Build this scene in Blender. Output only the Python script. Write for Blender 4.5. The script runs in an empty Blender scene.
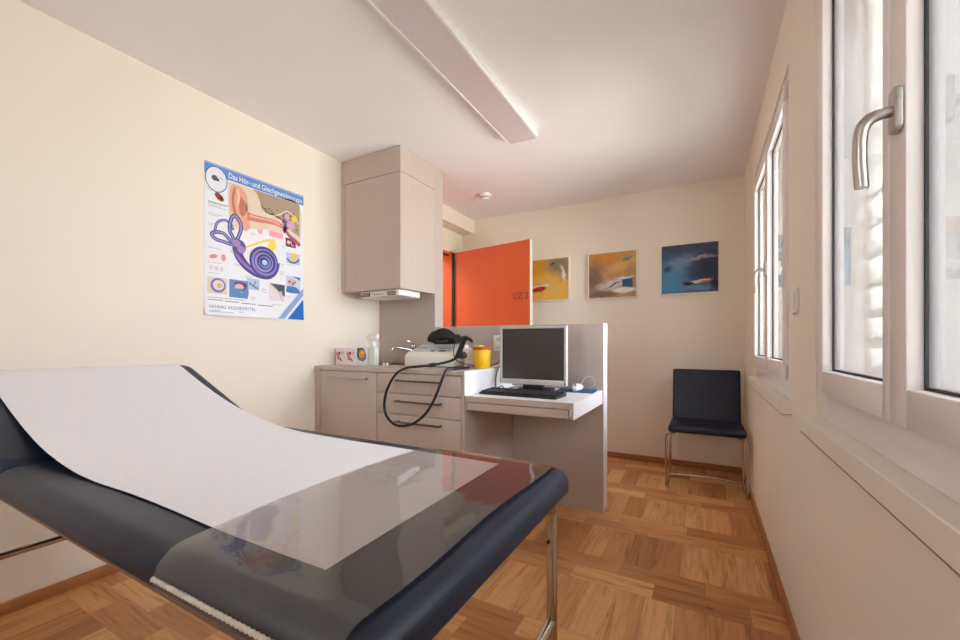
import bpy, bmesh, math, random
from math import sin, cos, pi, radians, tan, atan
from mathutils import Vector, Matrix, noise

SC = bpy.context.scene
COL = SC.collection
random.seed(7)

# ------------------------------------------------------------------ colour and node helpers
def lin(c):
    c = c / 255.0
    return c / 12.92 if c <= 0.04045 else ((c + 0.055) / 1.055) ** 2.4
def rgb(r, g, b):
    return (lin(r), lin(g), lin(b), 1.0)

class NT:
    """thin wrapper round a material node tree"""
    def __init__(s, name):
        s.m = bpy.data.materials.new(name); s.m.use_nodes = True
        s.t = s.m.node_tree; s.t.nodes.clear()
        s.out = s.t.nodes.new('ShaderNodeOutputMaterial')
    def n(s, typ, **kw):
        nd = s.t.nodes.new(typ)
        for k, v in kw.items(): setattr(nd, k, v)
        return nd
    def put(s, sock, v):
        if isinstance(v, bpy.types.NodeSocket): s.t.links.new(v, sock)
        elif v is not None: sock.default_value = v
    def math(s, op, a, b=None, c=None, clamp=False):
        nd = s.n('ShaderNodeMath', operation=op, use_clamp=clamp)
        s.put(nd.inputs[0], a)
        if b is not None: s.put(nd.inputs[1], b)
        if c is not None: s.put(nd.inputs[2], c)
        return nd.outputs[0]
    def mix(s, fac, a, b):
        nd = s.n('ShaderNodeMix', data_type='RGBA')
        s.put(nd.inputs[0], fac); s.put(nd.inputs[6], a); s.put(nd.inputs[7], b)
        return nd.outputs[2]
    def obj(s):
        return s.n('ShaderNodeTexCoord').outputs['Object']
    def xyz(s, v):
        nd = s.n('ShaderNodeSeparateXYZ'); s.put(nd.inputs[0], v); return nd.outputs
    def comb(s, x, y, z):
        nd = s.n('ShaderNodeCombineXYZ')
        for i, q in enumerate((x, y, z)): s.put(nd.inputs[i], q)
        return nd.outputs[0]
    def noise(s, vec, scale, detail=3, rough=0.5, dist=0.0):
        nd = s.n('ShaderNodeTexNoise')
        s.put(nd.inputs['Vector'], vec); nd.inputs['Scale'].default_value = scale
        nd.inputs['Detail'].default_value = detail; nd.inputs['Roughness'].default_value = rough
        nd.inputs['Distortion'].default_value = dist
        return nd.outputs
    def scale(s, vec, sx, sy, sz):
        nd = s.n('ShaderNodeMapping'); s.put(nd.inputs[0], vec); nd.inputs['Scale'].default_value = (sx, sy, sz)
        return nd.outputs[0]
    def ramp(s, fac, stops, interp='LINEAR'):
        nd = s.n('ShaderNodeValToRGB'); s.put(nd.inputs[0], fac)
        cr = nd.color_ramp; cr.interpolation = interp
        while len(cr.elements) < len(stops): cr.elements.new(0.5)
        for e, (p, c) in zip(cr.elements, stops): e.position = p; e.color = c
        return nd.outputs[0]
    def sstep(s, v, a, b):
        nd = s.n('ShaderNodeMapRange', interpolation_type='SMOOTHSTEP')
        s.put(nd.inputs[0], v); nd.inputs[1].default_value = a; nd.inputs[2].default_value = b
        return nd.outputs[0]
    def bump(s, h, strength=0.1, dist=0.01):
        nd = s.n('ShaderNodeBump'); s.put(nd.inputs['Height'], h)
        nd.inputs['Strength'].default_value = strength; nd.inputs['Distance'].default_value = dist
        return nd.outputs[0]
    def bsdf(s, color, rough=0.5, metal=0.0, normal=None, spec=0.5, coat=0.0, trans=0.0, ior=None, sheen=0.0):
        b = s.n('ShaderNodeBsdfPrincipled')
        s.put(b.inputs['Base Color'], color); s.put(b.inputs['Roughness'], rough); s.put(b.inputs['Metallic'], metal)
        b.inputs['Specular IOR Level'].default_value = spec
        b.inputs['Coat Weight'].default_value = coat
        b.inputs['Transmission Weight'].default_value = trans
        if ior: b.inputs['IOR'].default_value = ior
        if normal is not None: s.put(b.inputs['Normal'], normal)
        return b.outputs[0]
    def done(s, shader):
        s.t.links.new(shader, s.out.inputs[0]); return s.m

def plain(name, c, rough=0.5, metal=0.0, var=0.03, nscale=30, bump=0.0, spec=0.5, coat=0.0):
    t = NT(name); o = t.obj()
    nz = t.noise(o, nscale, 4)[0]
    d = tuple(x * (1 - var * 2) for x in c[:3]) + (1,)
    l = tuple(min(1, x * (1 + var)) for x in c[:3]) + (1,)
    col = t.ramp(nz, [(0.3, d), (0.7, l)])
    nm = t.bump(nz, bump, 0.004) if bump else None
    return t.done(t.bsdf(col, rough, metal, nm, spec, coat))

def plaster(name, c):
    t = NT(name); o = t.obj()
    big = t.noise(o, 1.3, 3)[0]; fine = t.noise(o, 220, 3)[0]
    col = t.ramp(big, [(0.3, tuple(x * .97 for x in c[:3]) + (1,)), (0.7, c)])
    return t.done(t.bsdf(col, 0.85, 0, t.bump(fine, 0.10, 0.002), 0.25))

def laminate(name, c, rough=0.42):
    t = NT(name); o = t.obj()
    st = t.noise(t.scale(o, 160, 160, 5), 1.0, 3)[0]
    col = t.ramp(st, [(0.3, tuple(x * .96 for x in c[:3]) + (1,)), (0.7, tuple(min(1, x * 1.03) for x in c[:3]) + (1,))])
    return t.done(t.bsdf(col, rough, 0, t.bump(st, 0.03, 0.001), 0.4))

def floor_mat():
    t = NT('oak_parquet_pattern'); o = t.obj()
    x, y, z = t.xyz(o)
    W, L = 0.115, 0.345
    y = t.math('SUBTRACT', y, 1.885); x = t.math('ADD', x, 20.03)
    per = L + 2 * W
    row = t.math('FLOOR', t.math('DIVIDE', y, per))
    fy = t.math('SUBTRACT', y, t.math('MULTIPLY', row, per))
    is_v = t.math('LESS_THAN', fy, L)
    # planks that run away from the long walls' ends
    ixv = t.math('FLOOR', t.math('DIVIDE', x, W))
    fxv = t.math('SUBTRACT', t.math('DIVIDE', x, W), ixv)
    fyv = t.math('DIVIDE', fy, L)
    # the two courses that run across
    r2 = t.math('FLOOR', t.math('DIVIDE', t.math('SUBTRACT', fy, L), W))
    offs = t.math('ADD', t.math('MULTIPLY', r2, 0.155), t.math('MULTIPLY', row, 0.085))
    xh = t.math('DIVIDE', t.math('ADD', x, offs), L)
    ixh = t.math('FLOOR', xh); fxh = t.math('SUBTRACT', xh, ixh)
    fyh = t.math('SUBTRACT', t.math('DIVIDE', t.math('SUBTRACT', fy, L), W), r2)
    def sel(a, b):
        nd = t.n('ShaderNodeMix', data_type='FLOAT')
        t.put(nd.inputs[0], is_v); t.put(nd.inputs[2], b); t.put(nd.inputs[3], a)
        return nd.outputs[0]
    idx = sel(ixv, t.math('ADD', ixh, t.math('MULTIPLY', r2, 57.0)))
    wn = t.n('ShaderNodeTexWhiteNoise', noise_dimensions='3D')
    t.put(wn.inputs[0], t.comb(idx, row, is_v))
    rnd = wn.outputs[0]
    # the way the grain runs
    across = sel(fxv, fyh); along_m = sel(y, x)
    vec = t.comb(t.math('MULTIPLY', across, 1.6), t.math('MULTIPLY', along_m, 2.6), t.math('MULTIPLY', rnd, 61.0))
    grain = t.noise(t.scale(vec, 1.9, 0.8, 1.0), 1.5, 5, 0.55, 0.7)[0]
    fine = t.noise(t.scale(vec, 30, 1.5, 1.0), 2.0, 3, 0.6)[0]
    knot = t.noise(t.scale(vec, 1.4, 2.2, 1.0), 1.5, 2, 0.5, 0.3)[0]
    base = t.ramp(rnd, [(0.0, rgb(172, 116, 70)), (0.25, rgb(208, 152, 99)), (0.5, rgb(226, 172, 116)), (0.75, rgb(188, 131, 81)), (1.0, rgb(236, 188, 134))])
    g1 = t.ramp(grain, [(0.28, (0.50, 0.42, 0.36, 1)), (0.42, (0.84, 0.80, 0.76, 1)), (0.58, (1.04, 1.04, 1.04, 1)), (0.78, (0.86, 0.83, 0.80, 1))])
    mul = t.n('ShaderNodeMix', data_type='RGBA', blend_type='MULTIPLY'); mul.inputs[0].default_value = 0.9
    t.put(mul.inputs[6], base); t.put(mul.inputs[7], g1)
    mul2 = t.n('ShaderNodeMix', data_type='RGBA', blend_type='MULTIPLY'); mul2.inputs[0].default_value = 0.16
    t.put(mul2.inputs[6], mul.outputs[2]); t.put(mul2.inputs[7], t.ramp(fine, [(0.3, (0.55, 0.5, 0.45, 1)), (0.7, (1.1, 1.1, 1.1, 1))]))
    kn = t.sstep(knot, 0.72, 0.78)
    col = t.mix(t.math('MULTIPLY', kn, 0.7), mul2.outputs[2], rgb(72, 42, 22))
    # hairline joints
    def edge(f, w): return t.math('MINIMUM', t.math('DIVIDE', f, w), t.math('DIVIDE', t.math('SUBTRACT', 1.0, f), w))
    ev = t.math('MINIMUM', edge(fxv, 0.012), edge(fyv, 0.004))
    eh = t.math('MINIMUM', edge(fxh, 0.004), edge(fyh, 0.012))
    e = t.math('MINIMUM', sel(ev, eh), 1.0, clamp=True)
    col = t.mix(t.math('MULTIPLY', t.math('SUBTRACT', 1.0, e), 0.55), col, rgb(70, 42, 24))
    r = t.ramp(fine, [(0.2, (0.36,) * 3 + (1,)), (0.8, (0.5,) * 3 + (1,))])
    return t.done(t.bsdf(col, r, 0, t.bump(t.math('MULTIPLY', e, grain), 0.12, 0.002), 0.45))

def wood_strip(name, c):
    t = NT(name); o = t.obj()
    g = t.noise(t.scale(o, 2, 2, 60), 2, 4)[0]
    return t.done(t.bsdf(t.ramp(g, [(0.3, tuple(x * .75 for x in c[:3]) + (1,)), (0.7, c)]), 0.45))

def vinyl(name, c, rough=0.38, spec=0.5):
    t = NT(name); o = t.obj()
    vo = t.n('ShaderNodeTexVoronoi'); t.put(vo.inputs['Vector'], o); vo.inputs['Scale'].default_value = 520
    nz = t.noise(o, 9, 3)[0]
    col = t.ramp(nz, [(0.3, tuple(x * .85 for x in c[:3]) + (1,)), (0.7, tuple(x * 1.12 for x in c[:3]) + (1,))])
    return t.done(t.bsdf(col, rough, 0, t.bump(vo.outputs[0], 0.10, 0.001), spec))

def thin_clear(name, boost, rough, tint, wav=0.0, haze=0.0):
    """clear sheet: see-through, with the mirror reflection of its two faces"""
    t = NT(name)
    nm = None
    if wav:
        o = t.obj(); nm = t.bump(t.noise(o, 14, 3, 0.6, 0.6)[0], wav, 0.01)
    fr = t.n('ShaderNodeFresnel'); fr.inputs['IOR'].default_value = 1.5
    fac = t.math('MINIMUM', t.math('MULTIPLY', fr.outputs[0], boost), 0.95)
    tr = t.n('ShaderNodeBsdfTransparent'); tr.inputs[0].default_value = tint
    gl = t.n('ShaderNodeBsdfGlossy'); gl.inputs['Roughness'].default_value = rough
    gl.inputs[0].default_value = (1, 1, 1, 1)
    if nm is not None: t.put(gl.inputs['Normal'], nm); t.put(fr.inputs['Normal'], nm)
    base = tr.outputs[0]
    if haze:
        df = t.n('ShaderNodeBsdfDiffuse'); df.inputs[0].default_value = (0.9, 0.88, 0.86, 1)
        mh = t.n('ShaderNodeMixShader'); mh.inputs[0].default_value = haze
        t.put(mh.inputs[1], base); t.put(mh.inputs[2], df.outputs[0]); base = mh.outputs[0]
    ms = t.n('ShaderNodeMixShader'); t.put(ms.inputs[0], fac); t.put(ms.inputs[1], base); t.put(ms.inputs[2], gl.outputs[0])
    return t.done(ms.outputs[0])

def flat(name, c, rough=0.55):
    t = NT(name); return t.done(t.bsdf(c, rough, 0, None, 0.35))

def painting(name, size, ground, blobs, seed):
    """abstract canvas: a mottled ground and brushed patches, laid out on the canvas itself"""
    t = NT(name); o = t.obj()
    ox, oy, oz = t.xyz(o)
    u0 = t.math('DIVIDE', ox, size); v0 = t.math('DIVIDE', oz, size)
    nv = t.noise(t.comb(t.math('MULTIPLY', u0, 3.0), seed, t.math('MULTIPLY', v0, 4.5)), 1.3, 5, 0.6)
    dx, dy, dz = t.xyz(nv[1])
    u = t.math('ADD', u0, t.math('MULTIPLY', t.math('SUBTRACT', dx, 0.5), 0.22))
    v = t.math('ADD', v0, t.math('MULTIPLY', t.math('SUBTRACT', dy, 0.5), 0.22))
    nz = t.noise(t.comb(u0, seed + 3.0, v0), 3.2, 6, 0.65, 0.8)[0]
    col = t.ramp(nz, ground)
    for (cx, cz, rx, rz, rot, c, soft, wob) in blobs:
        uu = t.math('ADD', t.math('MULTIPLY', u, wob), t.math('MULTIPLY', u0, 1 - wob))
        vv = t.math('ADD', t.math('MULTIPLY', v, wob), t.math('MULTIPLY', v0, 1 - wob))
        a = t.math('SUBTRACT', uu, cx); b = t.math('SUBTRACT', vv, cz)
        cr, sr = cos(radians(rot)), sin(radians(rot))
        p = t.math('DIVIDE', t.math('ADD', t.math('MULTIPLY', a, cr), t.math('MULTIPLY', b, sr)), rx)
        q = t.math('DIVIDE', t.math('SUBTRACT', t.math('MULTIPLY', b, cr), t.math('MULTIPLY', a, sr)), rz)
        if soft < 0:      # squarish patch
            d = t.math('MAXIMUM', t.math('ABSOLUTE', p), t.math('ABSOLUTE', q)); s_ = -soft
        else:
            d = t.math('SQRT', t.math('ADD', t.math('MULTIPLY', p, p), t.math('MULTIPLY', q, q))); s_ = soft
        m = t.math('SUBTRACT', 1.0, t.sstep(d, 1.0 - s_, 1.0 + s_))
        m = t.math('MULTIPLY', m, t.math('ADD', 0.66, t.math('MULTIPLY', nz, 0.70)), clamp=True)
        col = t.mix(m, col, c)
    fine = t.noise(t.scale(o, 90, 90, 260), 1, 3)[0]
    return t.done(t.bsdf(col, 0.5, 0, t.bump(fine, 0.15, 0.002), 0.35))

# ------------------------------------------------------------------ materials
M = {}
M['wall'] = plaster('cream_wall_paint', rgb(238, 229, 214))
M['ceil'] = plaster('white_ceiling_paint', rgb(240, 236, 237))
M['floor'] = floor_mat()
M['base'] = wood_strip('brown_wood_strip', rgb(180, 122, 74))
M['greige'] = laminate('greige_laminate', rgb(193, 177, 165))
M['greige_panel'] = laminate('greige_panel_laminate', rgb(188, 173, 164))
M['lit_lam'] = laminate('lit_greige_laminate', rgb(232, 229, 232))  # greige laminate again, with the window light put into the colour
M['gap'] = plain('dark_gap', rgb(70, 58, 52), 0.8)
M['orange'] = plain('orange_door_paint', rgb(224, 102, 58), 0.38, var=0.015, nscale=3)
M['doorwhite'] = plain('white_door_edge', rgb(232, 224, 216), 0.5)
M['letter'] = plain('brown_door_lettering', rgb(92, 40, 26), 0.5)
M['seal'] = plain('black_rubber', rgb(28, 26, 28), 0.6)
M['pvc'] = plain('white_window_plastic', rgb(236, 230, 228), 0.32, var=0.01, nscale=6)
M['sill'] = plain('painted_sill_board', rgb(236, 229, 216), 0.45, var=.01, nscale=5)
M['sill_brown'] = plain('brown_sill_strip', rgb(150, 126, 104), 0.8)
M['sash_grey'] = plain('grey_sash_line', rgb(128, 120, 118), 0.7)
M['glass'] = thin_clear('window_glass', 1.45, 0.0, (0.96, 0.98, 0.98, 1))
M['steel'] = plain('brushed_steel', rgb(178, 172, 166), 0.32, 1.0, 0.04, 40)
M['darksteel'] = plain('dark_steel_handle', rgb(120, 106, 98), 0.35, 1.0, 0.04, 40)
M['chrome'] = plain('chrome_tube', rgb(205, 198, 190), 0.12, 1.0, 0.01, 10)
M['alu'] = plain('satin_aluminium', rgb(188, 184, 180), 0.3, 1.0, 0.03, 40)
M['navy'] = vinyl('navy_vinyl', rgb(25, 36, 55), 0.40, 0.38)
M['navy_chair'] = vinyl('midnight_blue_leather', rgb(25, 30, 52), 0.42, 0.4)
M['board'] = plain('black_board', rgb(26, 26, 30), 0.5)
M['boardedge'] = plain('brown_board_edge', rgb(120, 92, 72), 0.5)
M['paper'] = plain('white_crepe_paper', rgb(226, 225, 228), 0.8, 0, 0.012, 60, 0.06, 0.2)
M['film'] = thin_clear('clear_plastic_film', 0.9, 0.03, (0.995, 0.99, 0.98, 1), 0.03, 0.05)
M['cord_white'] = plain('ribbed_white_cord', rgb(206, 200, 184), 0.5)
M['blind'] = plain('white_blind_slat', rgb(236, 236, 236), 0.4)
M['white'] = plain('white_plastic', rgb(236, 233, 228), 0.38, var=0.01)
M['offwhite'] = plain('ivory_plastic', rgb(222, 219, 208), 0.42, var=0.01)
M['panelgrey'] = plain('pale_grey_front', rgb(206, 208, 210), 0.45, var=0.01)
M['black'] = plain('black_plastic', rgb(26, 26, 30), 0.42)
M['blackmat'] = plain('matt_black', rgb(18, 18, 21), 0.6)
M['key'] = plain('charcoal_key', rgb(40, 40, 46), 0.5)
M['screen'] = plain('switched_off_screen', rgb(66, 62, 60), 0.28, var=0.01, nscale=3)
M['yellow'] = plain('yellow_plastic', rgb(250, 196, 20), 0.38, var=0.01)
M['red'] = plain('red_plastic', rgb(206, 58, 34), 0.4, var=0.01)
M['mousepad'] = plain('blue_fabric_pad', rgb(34, 78, 124), 0.85, 0, 0.08, 200)
M['bluelamp'] = plain('blue_button', rgb(60, 150, 200), 0.4)
M['bottle'] = plain('milky_bottle_plastic', rgb(216, 220, 216), 0.35, var=0.01)
M['diffuser'] = plain('lamp_diffuser', rgb(214, 204, 206), 0.3, var=0.01, nscale=4)
M['framewood'] = plain('pale_frame_wood', rgb(238, 228, 214), 0.5)
M['p_white'] = flat('print_white', rgb(232, 233, 240))

# ------------------------------------------------------------------ mesh helpers
class MB:
    def __init__(s): s.bm = bmesh.new(); s.mi = 0
    def _f(s, vs):
        try:
            f = s.bm.faces.new(vs); f.material_index = s.mi; return f
        except ValueError: return None
    def box(s, x0, x1, y0, y1, z0, z1, bev=0.0, seg=2, mat=None):
        x0, x1 = sorted((x0, x1)); y0, y1 = sorted((y0, y1)); z0, z1 = sorted((z0, z1))
        b = bmesh.new()
        bmesh.ops.create_cube(b, size=1)
        for v in b.verts: v.co = Vector(((x0 + x1) / 2 + v.co.x * (x1 - x0), (y0 + y1) / 2 + v.co.y * (y1 - y0), (z0 + z1) / 2 + v.co.z * (z1 - z0)))
        if bev: bmesh.ops.bevel(b, geom=b.edges[:], offset=bev, segments=seg, profile=0.5, affect='EDGES')
        return s.merge(b, mat)
    def merge(s, b, mat=None):
        if mat is not None: bmesh.ops.transform(b, matrix=mat, verts=b.verts)
        mp = {}
        out = []
        for v in b.verts: mp[v] = s.bm.verts.new(v.co); out.append(mp[v])
        for f in b.faces: s._f([mp[v] for v in f.verts])
        b.free(); return out
    def quad(s, pts): s._f([s.bm.verts.new(p) for p in pts])
    def poly(s, pts): s._f([s.bm.verts.new(p) for p in pts])
    def rings(s, rings, close=True, cap0=True, cap1=True):
        R = [[s.bm.verts.new(p) for p in r] for r in rings]
        n = len(R[0])
        for a, b in zip(R[:-1], R[1:]):
            for i in range(n if close else n - 1):
                j = (i + 1) % n; s._f([a[i], a[j], b[j], b[i]])
        if cap0: s._f(list(reversed(R[0])))
        if cap1: s._f(R[-1])
    def tube(s, pts, r, seg=10, rad=None, flat=1.0, closed=False):
        pts = [Vector(p) for p in pts]; n = len(pts)
        rings = []; up = None
        for i, p in enumerate(pts):
            if closed: t = pts[(i + 1) % n] - pts[i - 1]
            else: t = pts[min(i + 1, n - 1)] - pts[max(i - 1, 0)]
            t.normalize()
            if up is None:
                up = Vector((0, 0, 1)) if abs(t.z) < 0.9 else Vector((1, 0, 0))
            a = t.cross(up)
            if a.length < 1e-6: a = t.orthogonal()
            a.normalize(); b = a.cross(t).normalized(); up = b
            rr = rad[i] if rad else r
            rings.append([p + a * (cos(2 * pi * k / seg) * rr) + b * (sin(2 * pi * k / seg) * rr * flat) for k in range(seg)])
        if closed: rings.append(rings[0]); s.rings(rings, True, False, False)
        else: s.rings(rings)
    def lathe(s, prof, c=(0, 0, 0), seg=28, mat=None):
        b = MB(); rings = []
        for (r, z) in prof:
            rings.append([Vector((c[0] + max(r, 1e-4) * cos(2 * pi * k / seg), c[1] + max(r, 1e-4) * sin(2 * pi * k / seg), c[2] + z)) for k in range(seg)])
        b.rings(rings); s.merge(b.bm, mat)
    def prism(s, poly, axis, a0, a1, bev=0.0, mat=None):
        """extrude a 2-D outline along an axis ('x': outline is (y,z); 'y': (x,z); 'z': (x,y))"""
        def p3(p, a):
            return {'x': (a, p[0], p[1]), 'y': (p[0], a, p[1]), 'z': (p[0], p[1], a)}[axis]
        b = bmesh.new()
        A = [b.verts.new(p3(p, a0)) for p in poly]; B = [b.verts.new(p3(p, a1)) for p in poly]
        n = len(poly)
        b.faces.new(list(reversed(A))); b.faces.new(B)
        for i in range(n):
            j = (i + 1) % n; b.faces.new([A[i], A[j], B[j], B[i]])
        bmesh.ops.recalc_face_normals(b, faces=b.faces[:])
        if bev: bmesh.ops.bevel(b, geom=b.edges[:], offset=bev, segments=2, profile=0.5, affect='EDGES')
        return s.merge(b, mat)
    def slab(s, x0, x1, y0, y1, z0, z1, rp, re, mat=None, seg=6, pseg=6, re0=None):
        """soft slab: rounded in plan (rp) and along every edge (re)"""
        def outline(ins, z):
            r = max(rp - ins, 0.0005); out = []
            for cx, cy, a0 in ((x1 - ins - r, y1 - ins - r, 0), (x0 + ins + r, y1 - ins - r, 90), (x0 + ins + r, y0 + ins + r, 180), (x1 - ins - r, y0 + ins + r, 270)):
                for k in range(pseg + 1):
                    a = radians(a0 + 90 * k / pseg); out.append(Vector((cx + r * cos(a), cy + r * sin(a), z)))
            return out
        b = MB(); R = []
        for k in range(seg + 1):
            a = pi / 2 * k / seg; q = re if re0 is None else re0; R.append(outline(q * (1 - sin(a)), z0 + q * (1 - cos(a))))
        for k in range(seg + 1):
            a = pi / 2 * k / seg; R.append(outline(re * (1 - cos(a)), z1 - re * (1 - sin(a))))
        b.rings(R); s.merge(b.bm, mat)
    def build(s, name, mat, parent=None, smooth=True, angle=35, kind=None, mods=None, recalc=True):
        bm = s.bm
        bmesh.ops.remove_doubles(bm, verts=bm.verts[:], dist=1e-6)
        if recalc: bmesh.ops.recalc_face_normals(bm, faces=bm.faces[:])
        if parent is not None:
            bmesh.ops.transform(bm, matrix=parent['_inv'] if False else INV[parent.name], verts=bm.verts[:]); loc = None
        else:
            xs = [v.co.x for v in bm.verts]; ys = [v.co.y for v in bm.verts]; zs = [v.co.z for v in bm.verts]
            loc = Vector(((min(xs) + max(xs)) / 2, (min(ys) + max(ys)) / 2, min(zs)))
            bmesh.ops.translate(bm, vec=-loc, verts=bm.verts[:])
        me = bpy.data.meshes.new(name)
        if smooth:
            for f in bm.faces: f.smooth = True
            for e in bm.edges:
                if len(e.link_faces) != 2 or e.calc_face_angle(0) > radians(angle): e.smooth = False
        bm.to_mesh(me); bm.free()
        mats = mat if isinstance(mat, (list, tuple)) else [mat]
        for q in mats: me.materials.append(q)
        o = bpy.data.objects.new(name, me); COL.objects.link(o)
        if parent is not None:
            o.parent = parent; INV[o.name] = INV[parent.name]
        else:
            o.location = loc; INV[o.name] = Matrix.Translation(-loc)
        if kind: o['kind'] = kind
        return o
INV = {}

def tag(o, label, cat, group=None):
    o['label'] = label; o['category'] = cat
    if group: o['group'] = group
    return o
def thing(name, label, cat, loc, rz=0.0, group=None):
    """an Empty at the thing's base; its parts are drawn in room coordinates and brought under it"""
    o = bpy.data.objects.new(name, None); COL.objects.link(o)
    o.empty_display_size = 0.05
    o.location = loc; o.rotation_euler = (0, 0, rz)
    INV[o.name] = (Matrix.Translation(Vector(loc)) @ Matrix.Rotation(rz, 4, 'Z')).inverted()
    return tag(o, label, cat, group)
def local(o):
    """from here on the thing's parts are drawn in its own coordinates"""
    INV[o.name] = Matrix.Identity(4); return o
def struct(o, kind='structure'):
    o['kind'] = kind; return o
def part(name, parent, mat, *boxes, bev=0.0, **kw):
    b = MB()
    for q in boxes: b.box(*q, bev=bev)
    return b.build(name, mat, parent, **kw)
def bez(p0, p1, p2, n=10):
    p0, p1, p2 = Vector(p0), Vector(p1), Vector(p2)
    return [p0 * (1 - t) ** 2 + p1 * 2 * t * (1 - t) + p2 * t * t for t in [i / n for i in range(n + 1)]]
def smooth_path(pts, n=6):
    """Catmull-Rom through the points"""
    P = [Vector(p) for p in pts]; P = [2 * P[0] - P[1]] + P + [2 * P[-1] - P[-2]]
    out = []
    for i in range(1, len(P) - 2):
        a, b, c, d = P[i - 1], P[i], P[i + 1], P[i + 2]
        for k in range(n):
            t = k / n
            out.append(0.5 * ((2 * b) + (c - a) * t + (2 * a - 5 * b + 4 * c - d) * t * t + (3 * b - a - 3 * c + d) * t ** 3))
    out.append(P[-2]); return out
def fillet(pts, r, n=5):
    P = [Vector(p) for p in pts]; out = [P[0]]
    for a, b, c in zip(P[:-2], P[1:-1], P[2:]):
        d0 = (a - b).normalized(); d1 = (c - b).normalized()
        out += bez(b + d0 * r, b, b + d1 * r, n)
    out.append(P[-1]); return out
def text_mesh(txt, size, align='LEFT', width=None):
    cu = bpy.data.curves.new('t', 'FONT'); cu.body = txt; cu.size = size; cu.align_x = align
    cu.resolution_u = 3
    ob = bpy.data.objects.new('t', cu); COL.objects.link(ob)
    dg = bpy.context.evaluated_depsgraph_get(); dg.update()
    me = bpy.data.meshes.new_from_object(ob.evaluated_get(dg))
    bpy.data.objects.remove(ob); bpy.data.curves.remove(cu)
    b = bmesh.new(); b.from_mesh(me); bpy.data.meshes.remove(me)
    if width:
        w = max(v.co.x for v in b.verts) - min(v.co.x for v in b.verts)
        for v in b.verts: v.co.x *= width / w
    return b

# ------------------------------------------------------------------ the room
XL, XR, YB, YF, H = -2.368, 0.285, 3.90, -1.30, 2.40
T = 0.30                                            # outer wall
DY0, DY1, DZ = 2.76, 3.645, 2.02                    # door opening in the left wall
W1 = (0.40, 1.51); W2 = (1.945, 3.19); WZ = (0.831, 2.125)

part('floor', None, M['floor'], (-3.5, XR + T, YF - 0.2, YB + 0.2, -0.12, 0.0), kind='structure')
part('ceiling', None, M['ceil'], (-3.5, XR + T, YF - 0.2, YB + 0.2, H, H + 0.12), kind='structure')
part('wall_back', None, M['wall'], (-3.5, XR + T, YB, YB + 0.2, 0, H), kind='structure')
part('wall_left', None, M['wall'], (XL - 0.14, XL, YF, DY0, 0, H), (XL - 0.14, XL, DY1, YB, 0, H), (XL - 0.14, XL, DY0, DY1, DZ, H), kind='structure')
part('wall_hallway', None, M['wall'], (-3.5, -3.4, 2.0, YB, 0, H), (-3.4, XL - 0.14, 2.0, 2.1, 0, H), kind='structure')
part('wall_right', None, M['wall'],
     (XR, XR + T, YF, W1[0], 0, H), (XR, XR + T, W1[1], W2[0], 0, H), (XR, XR + T, W2[1], YB, 0, H),
     (XR, XR + T, W1[0], W1[1], 0, WZ[0]), (XR, XR + T, W1[0], W1[1], WZ[1], H),
     (XR, XR + T, W2[0], W2[1], 0, WZ[0]), (XR, XR + T, W2[0], W2[1], WZ[1], H), kind='structure')
RW = (-1.35, -0.85, 1.0, 2.1)                      # unseen window added behind the camera for fill light
part('wall_front', None, M['wall'], (XL - 0.14, RW[0], YF - 0.2, YF, 0, H), (RW[1], XR + T, YF - 0.2, YF, 0, H),
     (RW[0], RW[1], YF - 0.2, YF, 0, RW[2]), (RW[0], RW[1], YF - 0.2, YF, RW[3], H), kind='structure')
w3 = part('added_fill_window', None, M['pvc'], (RW[0], RW[0] + .07, YF - .12, YF - .05, RW[2], RW[3]), (RW[1] - .07, RW[1], YF - .12, YF - .05, RW[2], RW[3]),
     (RW[0] + .07, RW[1] - .07, YF - .12, YF - .05, RW[2], RW[2] + .07), (RW[0] + .07, RW[1] - .07, YF - .12, YF - .05, RW[3] - .07, RW[3]),
     (-1.13, -1.07, YF - .12, YF - .05, RW[2] + .07, RW[3] - .07), kind='structure')

# ceiling beam along the left wall, from the partition to the back wall
o = part('trim_1', None, M['wall'], (XL, XL + 0.155, 2.705, YB, 2.255, H), kind='structure')

bh, bt = 0.05, 0.012
part('baseboard_left', None, M['base'], (XL, XL + bt, YF, 1.93, 0, bh), bev=0.002, kind='structure')
part('baseboard_back', None, M['base'], (XL, XR - bt, YB - bt, YB, 0, bh), bev=0.002, kind='structure')
part('baseboard_right', None, M['base'], (XR - bt, XR, YF, YB, 0, bh), bev=0.002, kind='structure')

# ------------------------------------------------------------------ windows in the right wall
def frame_bars(b, x0, x1, y0, y1, z0, z1, wl, wr, wb, wt, bev=0.003):
    b.box(x0, x1, y0, y0 + wl, z0, z1, bev); b.box(x0, x1, y1 - wr, y1, z0, z1, bev)
    b.box(x0, x1, y0 + wl, y1 - wr, z0, z0 + wb, bev); b.box(x0, x1, y0 + wl, y1 - wr, z1 - wt, z1, bev)

def window_handle(parent, y, z, x):
    b = MB(); b.slab(-0.0155, 0.0155, -0.036, 0.036, 0, 0.011, 0.009, 0.003, mat=Matrix.Translation((x, y, z)) @ Matrix(((0, 0, -1, 0), (1, 0, 0, 0), (0, 1, 0, 0), (0, 0, 0, 1))))
    p = smooth_path([(x - .008, y, z), (x - .022, y, z - .001), (x - .035, y + .001, z - .004), (x - .0445, y + .004, z - .014), (x - .048, y + .006, z - .034), (x - .048, y + .008, z - .072), (x - .045, y + .009, z - .116)], 5)
    n = len(p)
    b.tube(p, 0.01, 14, rad=[0.0088 + 0.0012 * min(1, i / (n * .5)) for i in range(n)])
    return b.build('window_handle', M['alu'], parent)

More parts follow.
